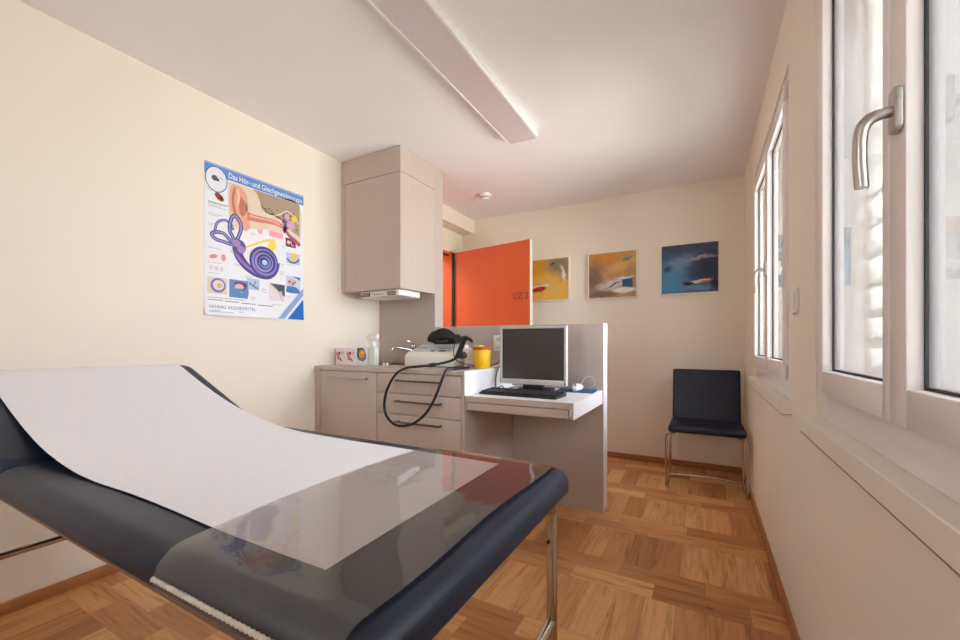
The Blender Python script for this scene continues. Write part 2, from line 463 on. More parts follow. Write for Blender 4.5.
def make_window(name, y0, y1, hinges=False):
    z0, z1 = WZ
    ym = (y0 + y1) / 2
    b = MB(); frame_bars(b, 0.297, 0.372, y0, y1, z0, z1, 0.06, 0.06, 0.10, 0.09)
    root = b.build(name, M['pvc'], None, kind='structure')
    for i, (a, c) in enumerate(((y0 + .028, ym - .0005), (ym + .0005, y1 - .028))):
        b = MB()
        if i == 0:  # sash with the overlapping centre moulding
            wl, wr = .072, .064
        else:
            wl, wr = .032, .072
        frame_bars(b, 0.2795, 0.345, a, c, z0 + .079, z1 - .05, wl, wr, .063, .066)
        s = b.build('sash', M['pvc'], root)
        if i == 0: b = MB(); frame_bars(b, .2935, .2968, y0 + .0265, y1 - .0265, z0 + .0775, z1 - .0485, .003, .003, .003, .003, 0); b.build('sash_line', M['sash_grey'], root)  # thin grey strip around the outer edge of the sashes
        ga, gc, gz0, gz1 = a + wl, c - wr, z0 + .079 + .063, z1 - .05 - .066
        b = MB(); frame_bars(b, 0.3005, 0.3065, ga - .001, gc + .001, gz0 - .001, gz1 + .001, .006, .006, .006, .006, 0)
        b.build('glass_seal', M['seal'], s)
        part('pane', s, M['glass'], (0.3025, 0.3045, ga, gc, gz0, gz1))
        if i == 0:
            window_handle(s, c - .046, 1.425, 0.2795)
        if i == 0 and hinges:
            for hz in (z0 + .10, z1 - .10):
                b = MB(); b.lathe([(0, 0), (.007, 0), (.007, .06), (0, .06)], (0.276, a - .008, hz - .03), 12)
                b.build('hinge', M['white'], s)
    # sill board of the window, proud of the wall
    b = MB(); b.prism([(.2968, z0 - .012), (.2968, z0 + .0005), (.2555, z0 + .0005), (.2530, z0 - .0015), (.2530, z0 - .046), (.2550, z0 - .048), (.2848, z0 - .048), (.2848, z0 - .012)], 'y', y0 - .06, y1 + .035)
    sl = b.build('window_sill', M['sill'], root)
    part('sill_strip', sl, M['sill_brown'], (.2542, .2849, y0 - .058, y1 + .033, z0 - .0504, z0 - .0481))  # thin brown strip along the lower edge of the sill
    return root
make_window('window_1', *W1)
make_window('window_2', *W2, hinges=True)

def blind(y0, y1, tilt, label):
    t = thing('venetian_blind', label, 'blind', (0.40, (y0 + y1) / 2, 0.86))
    part('head_rail', t, M['blind'], (0.374, 0.434, y0 + .01, y1 - .01, 2.05, 2.12), bev=.004)
    b = MB()
    z = 0.90
    while z < 2.04:
        prof = []
        for k in range(7):
            q = -0.030 + 0.060 * k / 6
            prof.append((q, 0.006 * (1 - (q / .030) ** 2)))
        up = [Vector((q, 0, w + .0006)) for q, w in prof] + [Vector((q, 0, w - .0006)) for q, w in reversed(prof)]
        R = Matrix.Rotation(radians(tilt), 3, 'Y')
        pts = [R @ p + Vector((0.403, 0, z)) for p in up]
        b.rings([[p + Vector((0, y0 + .015, 0)) for p in pts], [p + Vector((0, y1 - .015, 0)) for p in pts]])
        z += 0.078
    b.build('slats', M['blind'], t, recalc=True)
    for y in (y0 + .006, y1 - .006):
        part('guide_rail', t, M['blind'], (0.392, 0.414, y - .006, y + .006, 0.86, 2.05))
    return t
blind(W1[0] + .005, W1[1] - .005, -46, 'white venetian blind with tilted slats outside the window nearest the camera')

# light switch between the windows
t = thing('light_switch', 'white rocker switch on the cream wall strip between the two windows', 'switch', (XR, 1.785, 1.195))
part('plate', t, M['white'], (XR - .010, XR, 1.745, 1.825, 1.152, 1.238), bev=.003)
part('rocker', t, M['white'], (XR - .014, XR - .0102, 1.757, 1.813, 1.166, 1.224), bev=.0018)

# ------------------------------------------------------------------ orange door
b = MB()
b.box(XL - .14, XL + .012, DY0 + .0, DY0 + .035, 0, DZ - .0); b.box(XL - .14, XL + .045, DY1 - .03, DY1, 0, DZ); b.box(XL - .14, XL + .012, DY0 + .035, DY1 - .03, DZ - .03, DZ)
door = b.build('door_1', M['orange'], None, kind='structure')
door['label'] = 'orange door standing open into the room behind the grey divider'
b = MB(); b.box(XL + .0455, XL + .072, DY1 - .032, DY1 - .012, 0.0, DZ - .02); b.box(XL - .02, XL + .010, DY0 + .036, DY1 - .031, DZ - .043, DZ - .031)
b.build('door_seal', M['seal'], door)
hx, hy = -2.292, 3.632; ex, ey = -1.385, 3.468
ang = math.atan2(ey - hy, ex - hx); Ld = math.hypot(ex - hx, ey - hy)
MD = Matrix.Translation((hx, hy, 0)) @ Matrix.Rotation(ang, 4, 'Z')
b = MB(); b.box(0, Ld - .003, 0, .040, .012, 2.0, mat=MD)
leaf = b.build('door_leaf', M['orange'], door)
b = MB(); b.box(Ld - .003, Ld, 0, .040, .012, 2.0, mat=MD); b.box(0, Ld, .0401, .0405, .012, 2.0, mat=MD)
b.build('door_edge', M['doorwhite'], leaf)
b = text_mesh('UZ 2', 0.088, width=0.165)
bmesh.ops.transform(b, matrix=MD @ Matrix.Translation((Ld - .190, -.0008, 1.462)) @ Matrix.Rotation(pi / 2, 4, 'X'), verts=b.verts)
q = MB(); q.merge(b); q.build('door_lettering', M['letter'], leaf, recalc=False)
b = MB(); b.box(Ld - .075, Ld - .035, -.008, -.0005, .96, 1.10, bev=.003, mat=MD)
pts = [MD @ Vector(p) for p in fillet([(Ld - .055, -.006, 1.05), (Ld - .055, -.055, 1.05), (Ld - .18, -.055, 1.05)], .015)]
b.tube(pts, .009, 10); b.build('door_handle', M['steel'], leaf)

# ------------------------------------------------------------------ partition and cabinets
PY0, PY1 = 2.572, 2.68
XT, XD = -1.806, -0.543
t = thing('room_divider', 'greige laminate divider, tall beside the wall unit and half height behind the desk', 'divider', ((XT + XD) / 2, 2.65, 0))
part('tall_panel', t, M['greige_panel'], (XL + .002, XT, PY0, PY1, 0, H - .003))
part('low_panel', t, M['greige_panel'], (XT + .0005, XD - .002, PY0, PY1 - .0, 0, 1.172))
b = MB(); b.box(XD - .0018, XD, PY0, PY1, 0, 1.174); b.box(XT + .0005, XD - .0018, PY0, PY1, 1.1722, 1.174)
e = b.build('edge_band', M['lit_lam'], t); e['label'] = 'edge band along the low panel, coloured as lit'

# wall unit
t = thing('wall_cabinet', 'tall greige wall cabinet hung from the ceiling with one flush door', 'cabinet', (-2.09, 2.38, 1.428))
UY0, UY1, UZ0, UZ1, UZS = 2.167, PY0 - .001, 1.428, 2.222, H - .003
part('carcass', t, M['greige'], (XL + .002, XT - .0, UY0 + .021, UY1, UZ0, UZ1 - .001), (XL + .002, -2.327, UY0, UY0 + .0209, UZ0, UZ1 - .001))
part('filler_panel', t, M['greige'], (XL + .002, XT, UY0, UY1, UZ1 + .003, UZS))
part('door', t, M['greige'], (-2.323, XT, UY0, UY0 + .0195, UZ0, UZ1 - .002))
part('shadow_gap', t, M['gap'], (XL + .004, XT - .004, UY0 + .004, UY1 - .06, UZ1 - .001, UZ1 + .003), (-2.327, -2.323, UY0 + .004, UY0 + .02, UZ0 + .001, UZ1 - .003))

# lamp under the wall unit
t = thing('cabinet_lamp', 'flat white lamp housing with two black grilles under the wall cabinet', 'lamp', (-2.02, 2.3, UZ0 - .046))
b = MB(); b.slab(-2.215, -1.845, 2.205, 2.45, UZ0 - .044, UZ0 - .0005, .022, .008); b.build('housing', M['white'], t)
for x in (-2.155, -1.915):
    b = MB(); b.slab(x - .037, x + .037, 2.1985, 2.2049, UZ0 - .040, UZ0 - .014, .001, .001)
    g = b.build('grille', M['black'], t)
    b = MB()
    for k in range(4): b.box(x - .028 + k * .016, x - .020 + k * .016, 2.1972, 2.1984, UZ0 - .036, UZ0 - .018)
    b.build('grille_slots', M['alu'], g)
b = MB(); b.box(-2.30, -2.216, 2.24, 2.40, UZ0 - .040, UZ0 - .036, bev=.001); b.build('side_flap', M['alu'], t)
b = MB(); b.box(-2.08, -1.99, 2.2015, 2.2049, UZ0 - .030, UZ0 - .026); b.build('light_slot', M['gap'], t)

# base cabinets
FY = 1.93; CT, CB = 0.895, 0.871
XC0, XC1, XM = XL + .002, -1.156, -1.7985
def handle_bar(parent, x0, x1, z, y):
    b = MB(); b.box(x0, x1, y - .034, y - .025, z - .0055, z + .0055, bev=.0015)
    for x in (x0 + .010, x1 - .010): b.box(x - .005, x + .005, y - .026, y - .0005, z - .005, z + .005)
    return b
t = thing('sink_cabinet', 'greige base cabinet with one door and long handle under the sink', 'cabinet', ((XC0 + XM) / 2, 2.26, 0))
part('carcass', t, M['greige'], (XC0, -2.317, FY, PY0 - .002, .0, CB - .001), (-2.3168, XM - .001, FY + .021, PY0 - .002, .10, .70),
     (-2.3168, XM - .001, FY + .06, PY0 - .002, .0, .0999), (-2.3168, XM - .001, FY + .021, 2.19, .7001, CB - .001))
d = part('door', t, M['greige'], (-2.313, XM - .002, FY, FY + .0195, .10, CB - .006), bev=.0008)
handle_bar(d, -2.205, -1.868, .824, FY).build('door_handle', M['steel'], d)
t = thing('drawer_cabinet', 'greige drawer unit with bar handles beside the desk', 'cabinet', ((XC1 + XM) / 2, 2.26, 0))
part('carcass', t, M['greige'], (XM + .001, -1.1765, FY + .021, PY0 - .002, .10, CB - .001), (XM + .001, -1.1765, FY + .06, PY0 - .002, 0, .0999), (-1.1765, XC1 - .0035, FY, PY0 - .002, 0, CB - .001))
part('lower_side_panel', t, M['greige_panel'], (XC1 - .003, XC1, FY + .001, PY0 - .002, 0, .7585))
e = part('side_panel', t, M['lit_lam'], (XC1 - .003, XC1, FY + .001, PY0 - .002, .7586, CB - .001)); e['label'] = 'upper outer side panel, coloured as lit by the window'  # upper part of the same panel, window light put into its colour
for z0, z1, hz in ((.748, CB - .006, .826), (.621, .744, .702), (.361, .617, .578), (.10, .357, .315)):
    d = part('drawer', t, M['greige'], (XM + .002, -1.180, FY, FY + .0195, z0, z1), bev=.0008)
    handle_bar(d, -1.628, -1.303, hz, FY).build('drawer_handle', M['darksteel'], d)

SX0, SX1, SY0, SY1 = -2.12, -1.825, 2.24, 2.50
t = thing('countertop', 'greige laminate worktop over the base cabinets with right end coloured as lit', 'worktop', ((XC0 + XC1) / 2, 2.26, CB))
part('worktop', t, M['greige'], (XC0, SX0, FY - .004, PY0 - .002, CB, CT), (SX1, XC1 - .0015, FY - .004, PY0 - .002, CB, CT), (SX0, SX1, FY - .004, SY0, CB, CT), (SX0, SX1, SY1, PY0 - .002, CB, CT))
part('end_band', t, M['lit_lam'], (XC1 - .001, XC1 + .002, FY - .004, PY0 - .002, CB, CT))
b = MB()
frame_bars(b, 0, 1, 0, 1, 0, 1, .1, .1, .1, .1, 0); b = MB()
for q in ((SX0 - .012, SX0 + .006, SY0 - .012, SY1 + .012), (SX1 - .006, SX1 + .012, SY0 - .012, SY1 + .012), (SX0 + .006, SX1 - .006, SY0 - .012, SY0 + .006), (SX0 + .006, SX1 - .006, SY1 - .006, SY1 + .012)):
    b.box(*q, CT + .0003, CT + .0035)
for q in ((SX0 + .003, SX0 + .006, SY0 + .003, SY1 - .003, CT - .16, CT), (SX1 - .006, SX1 - .003, SY0 + .003, SY1 - .003, CT - .16, CT), (SX0 + .006, SX1 - .006, SY0 + .003, SY0 + .006, CT - .16, CT), (SX0 + .006, SX1 - .006, SY1 - .006, SY1 - .003, CT - .16, CT), (SX0 + .003, SX1 - .003, SY0 + .003, SY1 - .003, CT - .163, CT - .16)):
    b.box(*q)
tag(b.build('sink', M['steel']), 'small inset steel sink in the worktop under the tap', 'sink')

# tap
t = thing('faucet', 'chrome single lever tap behind the white console', 'tap', (-1.985, 2.538, CT))
fx, fy = -1.985, 2.538
b = MB(); b.lathe([(0, .0005), (.026, .0005), (.026, .008), (.019, .012), (.019, .12), (.021, .125), (.019, .14), (0, .142)], (fx, fy, CT), 20)
b.build('body', M['chrome'], t)
b = MB(); b.tube(smooth_path([(fx - .006, fy - .010, CT + .100), (fx - .04, fy - .07, CT + .116), (fx - .075, fy - .13, CT + .122), (fx - .087, fy - .148, CT + .114), (fx - .089, fy - .151, CT + .098)], 5), .0105, 12); b.build('spout', M['chrome'], t)
b = MB(); b.tube([(fx, fy, CT + .142), (fx + .004, fy - .01, CT + .155), (fx - .02, fy - .05, CT + .172)], .008, 10, flat=.6); b.build('lever', M['chrome'], t)
# two little cups by the sink rim
for x, y, l in ((-1.938, 2.150, 'tiny clear-white plastic cup on the worktop, nearer the spray bottle'), (-1.912, 2.158, 'tiny clear-white plastic cup on the worktop, nearer the white console')):
    b = MB(); b.lathe([(0, 0), (.009, 0), (.0105, .020), (.009, .020), (.008, .004), (0, .004)], (x, y, CT + .0004), 14)
    tag(b.build('little_cup', M['white']), l, 'cup', 'little cups by the sink')

# tissue boxes
fl = {k: flat('box_print_' + k, c, .5) for k, c in dict(pink=rgb(226, 120, 140), rose=rgb(214, 60, 96), dark=rgb(60, 46, 60), green=rgb(50, 110, 74), orange=rgb(238, 150, 40), yellow=rgb(240, 200, 90), grey=rgb(120, 130, 150)).items()}
def tissue_box(x0, x1, y0, y1, h, label, kind):
    t = thing('tissue_box', label, 'box', ((x0 + x1) / 2, (y0 + y1) / 2, CT), 0, 'tissue boxes on the worktop')
    part('carton', t, plain('carton_' + kind + str(round(-x0 * 100)), rgb(232, 222, 226) if kind == 'pink' else rgb(226, 228, 234), .55, var=.01), (x0, x1, y0, y1, CT + .0004, CT + h), bev=.002)
    w = x1 - x0
    def disc(n, m, cx, cz, rx, rz, k, rot=0):
        b = MB(); pts = []
        for i in range(20):
            a = 2 * pi * i / 20; p, q = rx * cos(a), rz * sin(a)
            pts.append((x0 + w * cx + p * cos(rot) - q * sin(rot), y0 - .0004 - .0002 * k, CT + h * cz + p * sin(rot) + q * cos(rot)))
        b.poly(pts); b.prism([(p[0], p[2]) for p in pts], 'y', y0 - .0004 - .0002 * k, y0 - .0002 - .0002 * k) if False else None
        b.build(n, fl[m], t, recalc=False)
    if kind == 'pink':
        for i, (m, cx, cz, rx, rz, rot) in enumerate((('pink', .22, .62, .016, .02, .3), ('pink', .28, .42, .014, .018, -.4), ('dark', .4, .7, .008, .011, 0), ('dark', .5, .32, .020, .005, -.7), ('rose', .72, .72, .006, .006, 0), ('rose', .62, .66, .004, .006, .5), ('pink', .85, .52, .004, .004, 0), ('rose', .66, .84, .004, .004, 0))):
            disc('printed_blossom', m, cx, cz, rx, rz, i, rot)
    else:
        for i, (m, cx, cz, rx, rz, rot) in enumerate((('green', .40, .64, .040, .046, 0), ('grey', .52, .55, .036, .040, 0), ('orange', .46, .66, .026, .028, 0), ('yellow', .54, .72, .013, .012, .4), ('grey', .62, .38, .03, .010, .2), ('green', .15, .86, .012, .018, .3))):
            disc('printed_flower', m, cx, cz, rx, rz, i, rot)
    b = MB(); b.slab((x0 + x1) / 2 - .032, (x0 + x1) / 2 + .032, (y0 + y1) / 2 - .012, (y0 + y1) / 2 + .012, CT + h, CT + h + .0012, .010, .0004); b.build('tissue_slot', M['p_white'], t)
ty = 2.085
tissue_box(-2.335, -2.232, ty, ty + .11, .122, 'pink-print white tissue box nearest the left wall', 'pink')
tissue_box(-2.230, -2.128, ty, ty + .11, .122, 'pink-print white tissue box in the middle of the three', 'pink')
tissue_box(-2.126, -2.026, ty, ty + .11, .124, 'white tissue box with a round orange and green print', 'floral')

# spray bottle
t = thing('spray_bottle', 'milky white spray bottle beside the tissue boxes', 'bottle', (-1.988, 2.105, CT))
bx, by = -1.988, 2.105
b = MB(); b.slab(bx - .030, bx + .034, by - .024, by + .024, CT + .0004, CT + .125, .015, .008)
b.lathe([(.024, 0), (.020, .010), (.014, .016), (.014, .028)], (bx, by, CT + .118), 18); b.build('flask', M['bottle'], t)
b = MB(); b.lathe([(0, 0), (.017, 0), (.017, .022), (.013, .024), (.012, .034), (0, .034)], (bx, by, CT + .138), 18)
b.prism([(bx - .062, CT + .192), (bx - .062, CT + .204), (bx - .04, CT + .212), (bx + .036, CT + .212), (bx + .040, CT + .19), (bx + .018, CT + .168), (bx - .016, CT + .168), (bx - .024, CT + .190)], 'y', by - .013, by + .013, .003)
h_ = b.build('spray_head', M['white'], t)
b = MB(); b.tube(smooth_path([(bx - .030, by, CT + .190), (bx - .040, by, CT + .172), (bx - .050, by, CT + .150)], 5), .005, 8, flat=1.6); b.build('trigger', M['white'], t)

# ------------------------------------------------------------------ white console with head lamp and hand piece
RZ = radians(11)
t = local(thing('medical_console', 'ivory bench console with a sloping keypad front on the worktop', 'medical device', (-1.555, 2.16, CT), RZ))
w, dp = .172, .27
b = MB(); b.prism([(-.02, .006), (-.022, .072), (.012, .094), (dp - .02, .148), (dp, .140), (dp, .006)], 'x', -w, w, .006)
b.build('case', M['offwhite'], t)
# keypad plate on the slope
sl = math.atan2(.148 - .094, dp - .032)
MS = Matrix.Translation((0, .014, .0956)) @ Matrix.Rotation(sl, 4, 'X')
b = MB(); b.box(-w + .02, w - .045, .012, .225, 0, .0012, mat=MS); kp = b.build('keypad', M['panelgrey'], t)
for x in (.0, .055, .078):
    b = MB(); b.box(x - .011, x + .011, .02, .044, .0013, .004, bev=.001, mat=MS); b.build('button', M['black'], kp)
for x, y in ((.02, .10), (.045, .12), (.085, .10), (.095, .14), (.045, .085), (.1, .04)):
    b = MB(); b.box(x - .012, x + .012, y - .004, y + .004, .0013, .0018, mat=MS); b.build('printed_mark', M['key'], kp)
mk = flat('keypad_print', rgb(150, 160, 185))
for q in ((-w + .03, -w + .11, .03, .040), (-w + .03, -w + .09, .10, .13)):
    b = MB(); b.box(*q, .0013, .0018, mat=MS); b.build('printed_title', mk, kp)
for x in (-w + .03, w - .03):
    for y in (.02, dp - .03):
        b = MB(); b.lathe([(0, 0.0004), (.011, 0.0004), (.011, .007), (0, .007)], (x, y, 0), 12); b.build('foot', M['black'], t)

t = local(thing('instrument_holder', 'small white holder box standing right behind the ivory console', 'box', (-1.325, 2.33, CT), RZ))
b = MB(); b.slab(-.045, .045, -.07, .07, .0004, .125, .02, .01); b.build('holder_body', M['white'], t)
b = MB(); b.lathe([(0, 0), (.014, 0), (.014, .004), (0, .004)], (0, 0, .1248), 14); b.build('holder_socket', M['black'], t)

# head lamp lying on the console
t = local(thing('head_lamp', 'black head-worn examination lamp lying on top of the ivory console', 'head lamp', (-1.535, 2.300, CT + .150), radians(8)))
b = MB()
rings = []
n = 16
for i in range(n + 1):
    s_ = i / n; x = -.115 + .22 * s_
    hgt = .012 + .098 * max(0, sin(pi * min(1, max(0, s_ * .96 + .05)))) ** .6
    dpt = .052 * (0.5 + .5 * sin(pi * min(1, s_ * .9 + .08)))
    zc = .006 + hgt * .42 + (.01 if s_ < .15 else 0)
    rings.append([Vector((x, dpt * cos(2 * pi * k / 16), zc + hgt * .5 * sin(2 * pi * k / 16))) for k in range(16)])
b.rings(rings); b.build('lamp_shell', M['blackmat'], t)
b = MB(); b.lathe([(0, -.03), (.026, -.03), (.03, -.02), (.03, .02), (.026, .03), (0, .03)], (0, 0, 0), 18, mat=Matrix.Translation((.098, -.012, .036)) @ Matrix.Rotation(pi / 2, 4, 'X') @ Matrix.Rotation(.4, 4, 'Y')); b.build('ratchet_knob', M['black'], t)
b = MB()
for k in range(6): a = pi * (0.05 + .9 * k / 5)
b.tube(smooth_path([(-.10, .03, .012), (-.085, .07, .02), (0, .09, .022), (.085, .07, .02), (.105, .03, .02)], 5), .011, 8, flat=.35); b.build('head_band', M['black'], t)
b = MB(); b.tube(smooth_path([(-.03, -.050, .026), (-.022, -.062, .018), (.01, -.064, .014), (.05, -.055, .02)], 5), .010, 8); b.build('visor_clip', M['key'], t)
b = MB(); b.slab(-.040, -.010, -.012, .012, .112, .117, .004, .002, mat=Matrix.Rotation(radians(-6), 4, 'Y')); e = b.build('badge', M['panelgrey'], t); e['label'] = 'pale grey badge'

# hand piece with its hose
HY = 1.862
t = thing('endoscope_handpiece', 'black angled hand piece with a long hose looping down before the drawers', 'medical device', (-1.30, 2.12, CT))
b = MB()
b.tube(smooth_path([(-1.312, 2.10, CT + .068), (-1.288, 2.10, CT + .118), (-1.266, 2.10, CT + .166), (-1.254, 2.10, CT + .186)], 5), .016, 12, rad=None)
b.tube(smooth_path([(-1.278, 2.10, CT + .174), (-1.254, 2.10, CT + .186), (-1.224, 2.10, CT + .178), (-1.204, 2.10, CT + .162)], 5), .017, 12, rad=[.017 - .009 * i / 15 for i in range(16)])
b.build('grip', M['black'], t)
b = MB(); b.lathe([(0, -.024), (.02, -.024), (.021, 0), (.02, .024), (0, .024)], (0, 0, 0), 14, mat=Matrix.Translation((-1.272, 2.098, CT + .082)) @ Matrix.Rotation(pi / 2, 4, 'X')); b.build('control_knob', M['key'], t)
b = MB(); b.tube([(-1.205, 2.10, CT + .163), (-1.172, 2.10, CT + .140)], .0022, 6); b.build('probe_tip', M['steel'], t)
hose = [(-1.312, 2.10, CT + .068), (-1.345, 2.06, CT + .045), (-1.41, 1.99, CT + .026), (-1.48, 1.935, CT + .017), (-1.535, 1.895, .904), (-1.59, HY + .005, .868), (-1.64, HY - .012, .780), (-1.662, HY - .014, .695), (-1.652, HY - .014, .632), (-1.61, HY - .012, .586),
        (-1.55, HY - .01, .570), (-1.46, HY - .01, .588), (-1.375, HY - .01, .645), (-1.315, HY - .01, .722), (-1.282, HY, .80), (-1.262, 1.882, .872), (-1.252, 1.912, .907), (-1.243, 1.965, CT + .0105), (-1.236, 2.04, CT + .0095), (-1.243, 2.12, CT + .009), (-1.262, 2.155, CT + .009)]
b = MB(); b.tube(smooth_path(hose, 6), .0078, 10); b.build('hose', M['black'], t)
b = MB(); b.tube([(-1.40, 1.998, CT + .029), (-1.43, 1.973, CT + .0225)], .011, 12); b.build('hose_clamp', M['blackmat'], t)

# sharps container
t = thing('sharps_container', 'yellow sharps cup with a red lid beside the computer screen', 'sharps container', (-1.20, 2.22, CT))
sx, sy = -1.212, 2.235
b = MB(); b.lathe([(0, .0004), (.046, .0004), (.048, .004), (.057, .118), (.055, .122), (0, .122)], (sx, sy, CT), 28); b.build('cup', M['yellow'], t)
b = MB(); b.lathe([(.0572, .114), (.061, .116), (.061, .124), (.055, .129), (0, .130)], (sx, sy, CT), 28); b.build('lid', M['red'], t)
b = MB(); b.slab(sx - .052, sx + .004, sy - .035, sy + .030, CT + .1302, CT + .143, .014, .004); b.build('lid_flap', M['yellow'], t)

# socket on the divider
t = thing('wall_socket', 'white double socket on the divider, half behind the screen', 'socket', (-1.285, PY0, 1.05))
part('plate', t, M['white'], (-1.300, -1.215, PY0 - .010, PY0 - .0005, .995, 1.105), bev=.003)
for z in (1.078, 1.022):
    b = MB(); b.lathe([(0, 0), (.017, 0), (.019, .003), (0, .003)], (0, 0, 0), 18, mat=Matrix.Translation((-1.2575, PY0 - .0102, z)) @ Matrix.Rotation(pi / 2, 4, 'X')); e = b.build('socket_insert', M['panelgrey'], t)
    b = MB()
    for dx in (-.007, 0, .007): b.box(-1.2575 + dx - .0018, -1.2575 + dx + .0018, PY0 - .0139, PY0 - .0133, z - .002, z + .002)
    b.build('pin_holes', M['black'], e)

# ------------------------------------------------------------------ desk and computer
DX0, DX1, DYF = XC1 + .0025, -0.549, 1.935
DT, DS, DA = .759, .728, .678
t = thing('desk', 'desk shelf with top coloured as lit and greige front fixed between drawers and divider', 'desk', ((DX0 + DX1) / 2, 2.29, DA))
part('desk_top', t, M['lit_lam'], (DX0, DX1 - .0012, DYF + .0012, PY0 - .002, DS, DT))  # top of the same laminate, paler to stand for daylight on it
part('front_edge', t, M['greige'], (DX0, DX1 - .0012, DYF, DYF + .001, DS, DT - .0002))
part('apron', t, M['greige'], (DX0 + .010, DX1 - .027, DYF + .004, DYF + .019, DA + .003, DS - .005), (DX1 - .0225, DX1 - .0012, DYF, DYF + .02, DA, DS - .0001), (DX0, DX0 + .0075, DYF, DYF + .02, DA, DS - .0001), bev=.0006)
part('drawer_box', t, M['greige_panel'], (DX0, DX1 - .0225, DYF + .0195, PY0 - .002, DA + .004, DS - .0002))
e = part('side_panel', t, M['lit_lam'], (DX1 - .0011, DX1, DYF, PY0 - .002, DA, DT)); e['label'] = 'right side panel, coloured as lit by the window'
part('side_core', t, M['greige'], (DX1 - .0222, DX1 - .0012, DYF + .0201, PY0 - .002, DA, DS - .0002))

MY = 2.285
t = thing('monitor', 'silver framed flat computer screen, switched off, on the desk', 'monitor', (-.90, MY + .05, DT))
mx0, mx1, mz0, mz1 = -1.115, -.690, .802, 1.151
b = MB()
frame_bars(b, 0, 1, 0, 1, 0, 1, .1, .1, .1, .1, 0); b = MB()
b.box(mx0, mx0 + .016, MY, MY + .030, mz0, mz1, .003); b.box(mx1 - .016, mx1, MY, MY + .030, mz0, mz1, .003)
b.box(mx0 + .016, mx1 - .016, MY, MY + .030, mz1 - .014, mz1, .003); b.box(mx0 + .016, mx1 - .016, MY, MY + .030, mz0, mz0 + .031, .003)
b.build('bezel', plain('silver_bezel', rgb(206, 202, 198), .38, .0, .01), t)
part('screen', t, M['screen'], (mx0 + .0155, mx1 - .0155, MY + .006, MY + .012, mz0 + .0305, mz1 - .0135))
b = MB(); b.box(mx0 + .01, mx1 - .01, MY + .0302, MY + .05, mz0 + .01, mz1 - .01, .006); b.box(mx0 + .08, mx1 - .08, MY + .0495, MY + .075, mz0 + .05, mz1 - .07, .008); b.build('back_cover', M['black'], t)
b = MB(); b.box(mx1 - .014, mx1 - .004, MY - .002, MY - .0001, mz0 + .006, mz0 + .018, .0008); b.build('power_button', M['bluelamp'], t)
b = MB(); b.box(-.945, -.865, MY - .0006, MY - .0001, mz0 + .013, mz0 + .0165); b.build('printed_name', flat('bezel_print', rgb(170, 168, 168)), t)
b = MB(); b.box(-.955, -.845, MY + .035, MY + .075, DT + .014, mz0 + .08, .008); b.box(-.965, -.835, MY + .008, MY + .03, DT + .014, DT + .046, .004); b.build('stand_neck', M['black'], t)
b = MB(); b.slab(-1.005, -.795, MY - .035, MY + .155, DT + .0004, DT + .016, .05, .005); b.build('stand_base', M['blackmat'], t)

KR = radians(-3)
t = local(thing('keyboard', 'black keyboard lying in front of the screen', 'keyboard', (-.893, 2.110, DT), KR))
b = MB(); b.prism([(-.078, .0008), (-.08, .012), (.076, .022), (.08, .018), (.08, .0008)], 'x', -.232, .232, .002); b.build('keyboard_case', M['black'], t)
b = MB()
ks = math.atan2(.010, .156)
MK = Matrix.Translation((0, -.076, .0124)) @ Matrix.Rotation(ks, 4, 'X')
for r, y in enumerate((.008, .028, .048, .068, .088, .122)):
    x = -.224
    k = 0
    while x < .214:
        wk = .0165
        if r == 0 and k == 3: wk = .10
        if not (.052 < x < .060 or .118 < x < .126):
            b.box(x, x + wk, y, y + .0165, .0, .007, .0015, 1, mat=MK)
        x += wk + .0025; k += 1
b.build('keys', M['key'], t)
for k in (0,):
    b = MB()
    for x in (.15, .17, .19): b.box(x - .003, x + .003, .146, .149, .002, .0045, mat=MK)
    b.build('status_lights', M['panelgrey'], t)
t = local(thing('mouse_pad', 'blue mouse pad at the right end of the desk', 'mouse pad', (-.682, 2.462, DT), radians(4)))
b = MB(); b.slab(-.115, .115, -.095, .095, .0004, .0044, .012, .001); b.build('pad_cloth', M['mousepad'], t)
t = thing('computer_mouse', 'white computer mouse with a looped cable on the blue pad', 'mouse', (-.672, 2.45, DT + .005))
b = MB(); rings = []
for i in range(11):
    s_ = i / 10; y = -.052 + .104 * s_; r = sin(pi * (0.06 + .88 * s_)) ** .55
    rings.append([Vector((-.672 + .034 * r * cos(pi * 2 * k / 16), 2.445 + y * 1.1, DT + .0052 + max(0, (.021 + .021 * sin(pi * 2 * k / 16)) * r))) for k in range(16)])
b.rings(rings); b.build('mouse_body', M['white'], t)
b = MB(); b.tube([(-.672, 2.400, DT + .0405), (-.672, 2.410, DT + .0435)], .003, 8); b.build('scroll_wheel', M['key'], t)
b = MB(); b.tube(smooth_path([(-.672, 2.503, DT + .018), (-.664, 2.53, DT + .05), (-.640, 2.54, DT + .082), (-.605, 2.545, DT + .080), (-.590, 2.55, DT + .05), (-.605, 2.56, DT + .02), (-.64, 2.575, DT + .0065)], 5), .0021, 6); b.build('mouse_cable', M['panelgrey'], t)

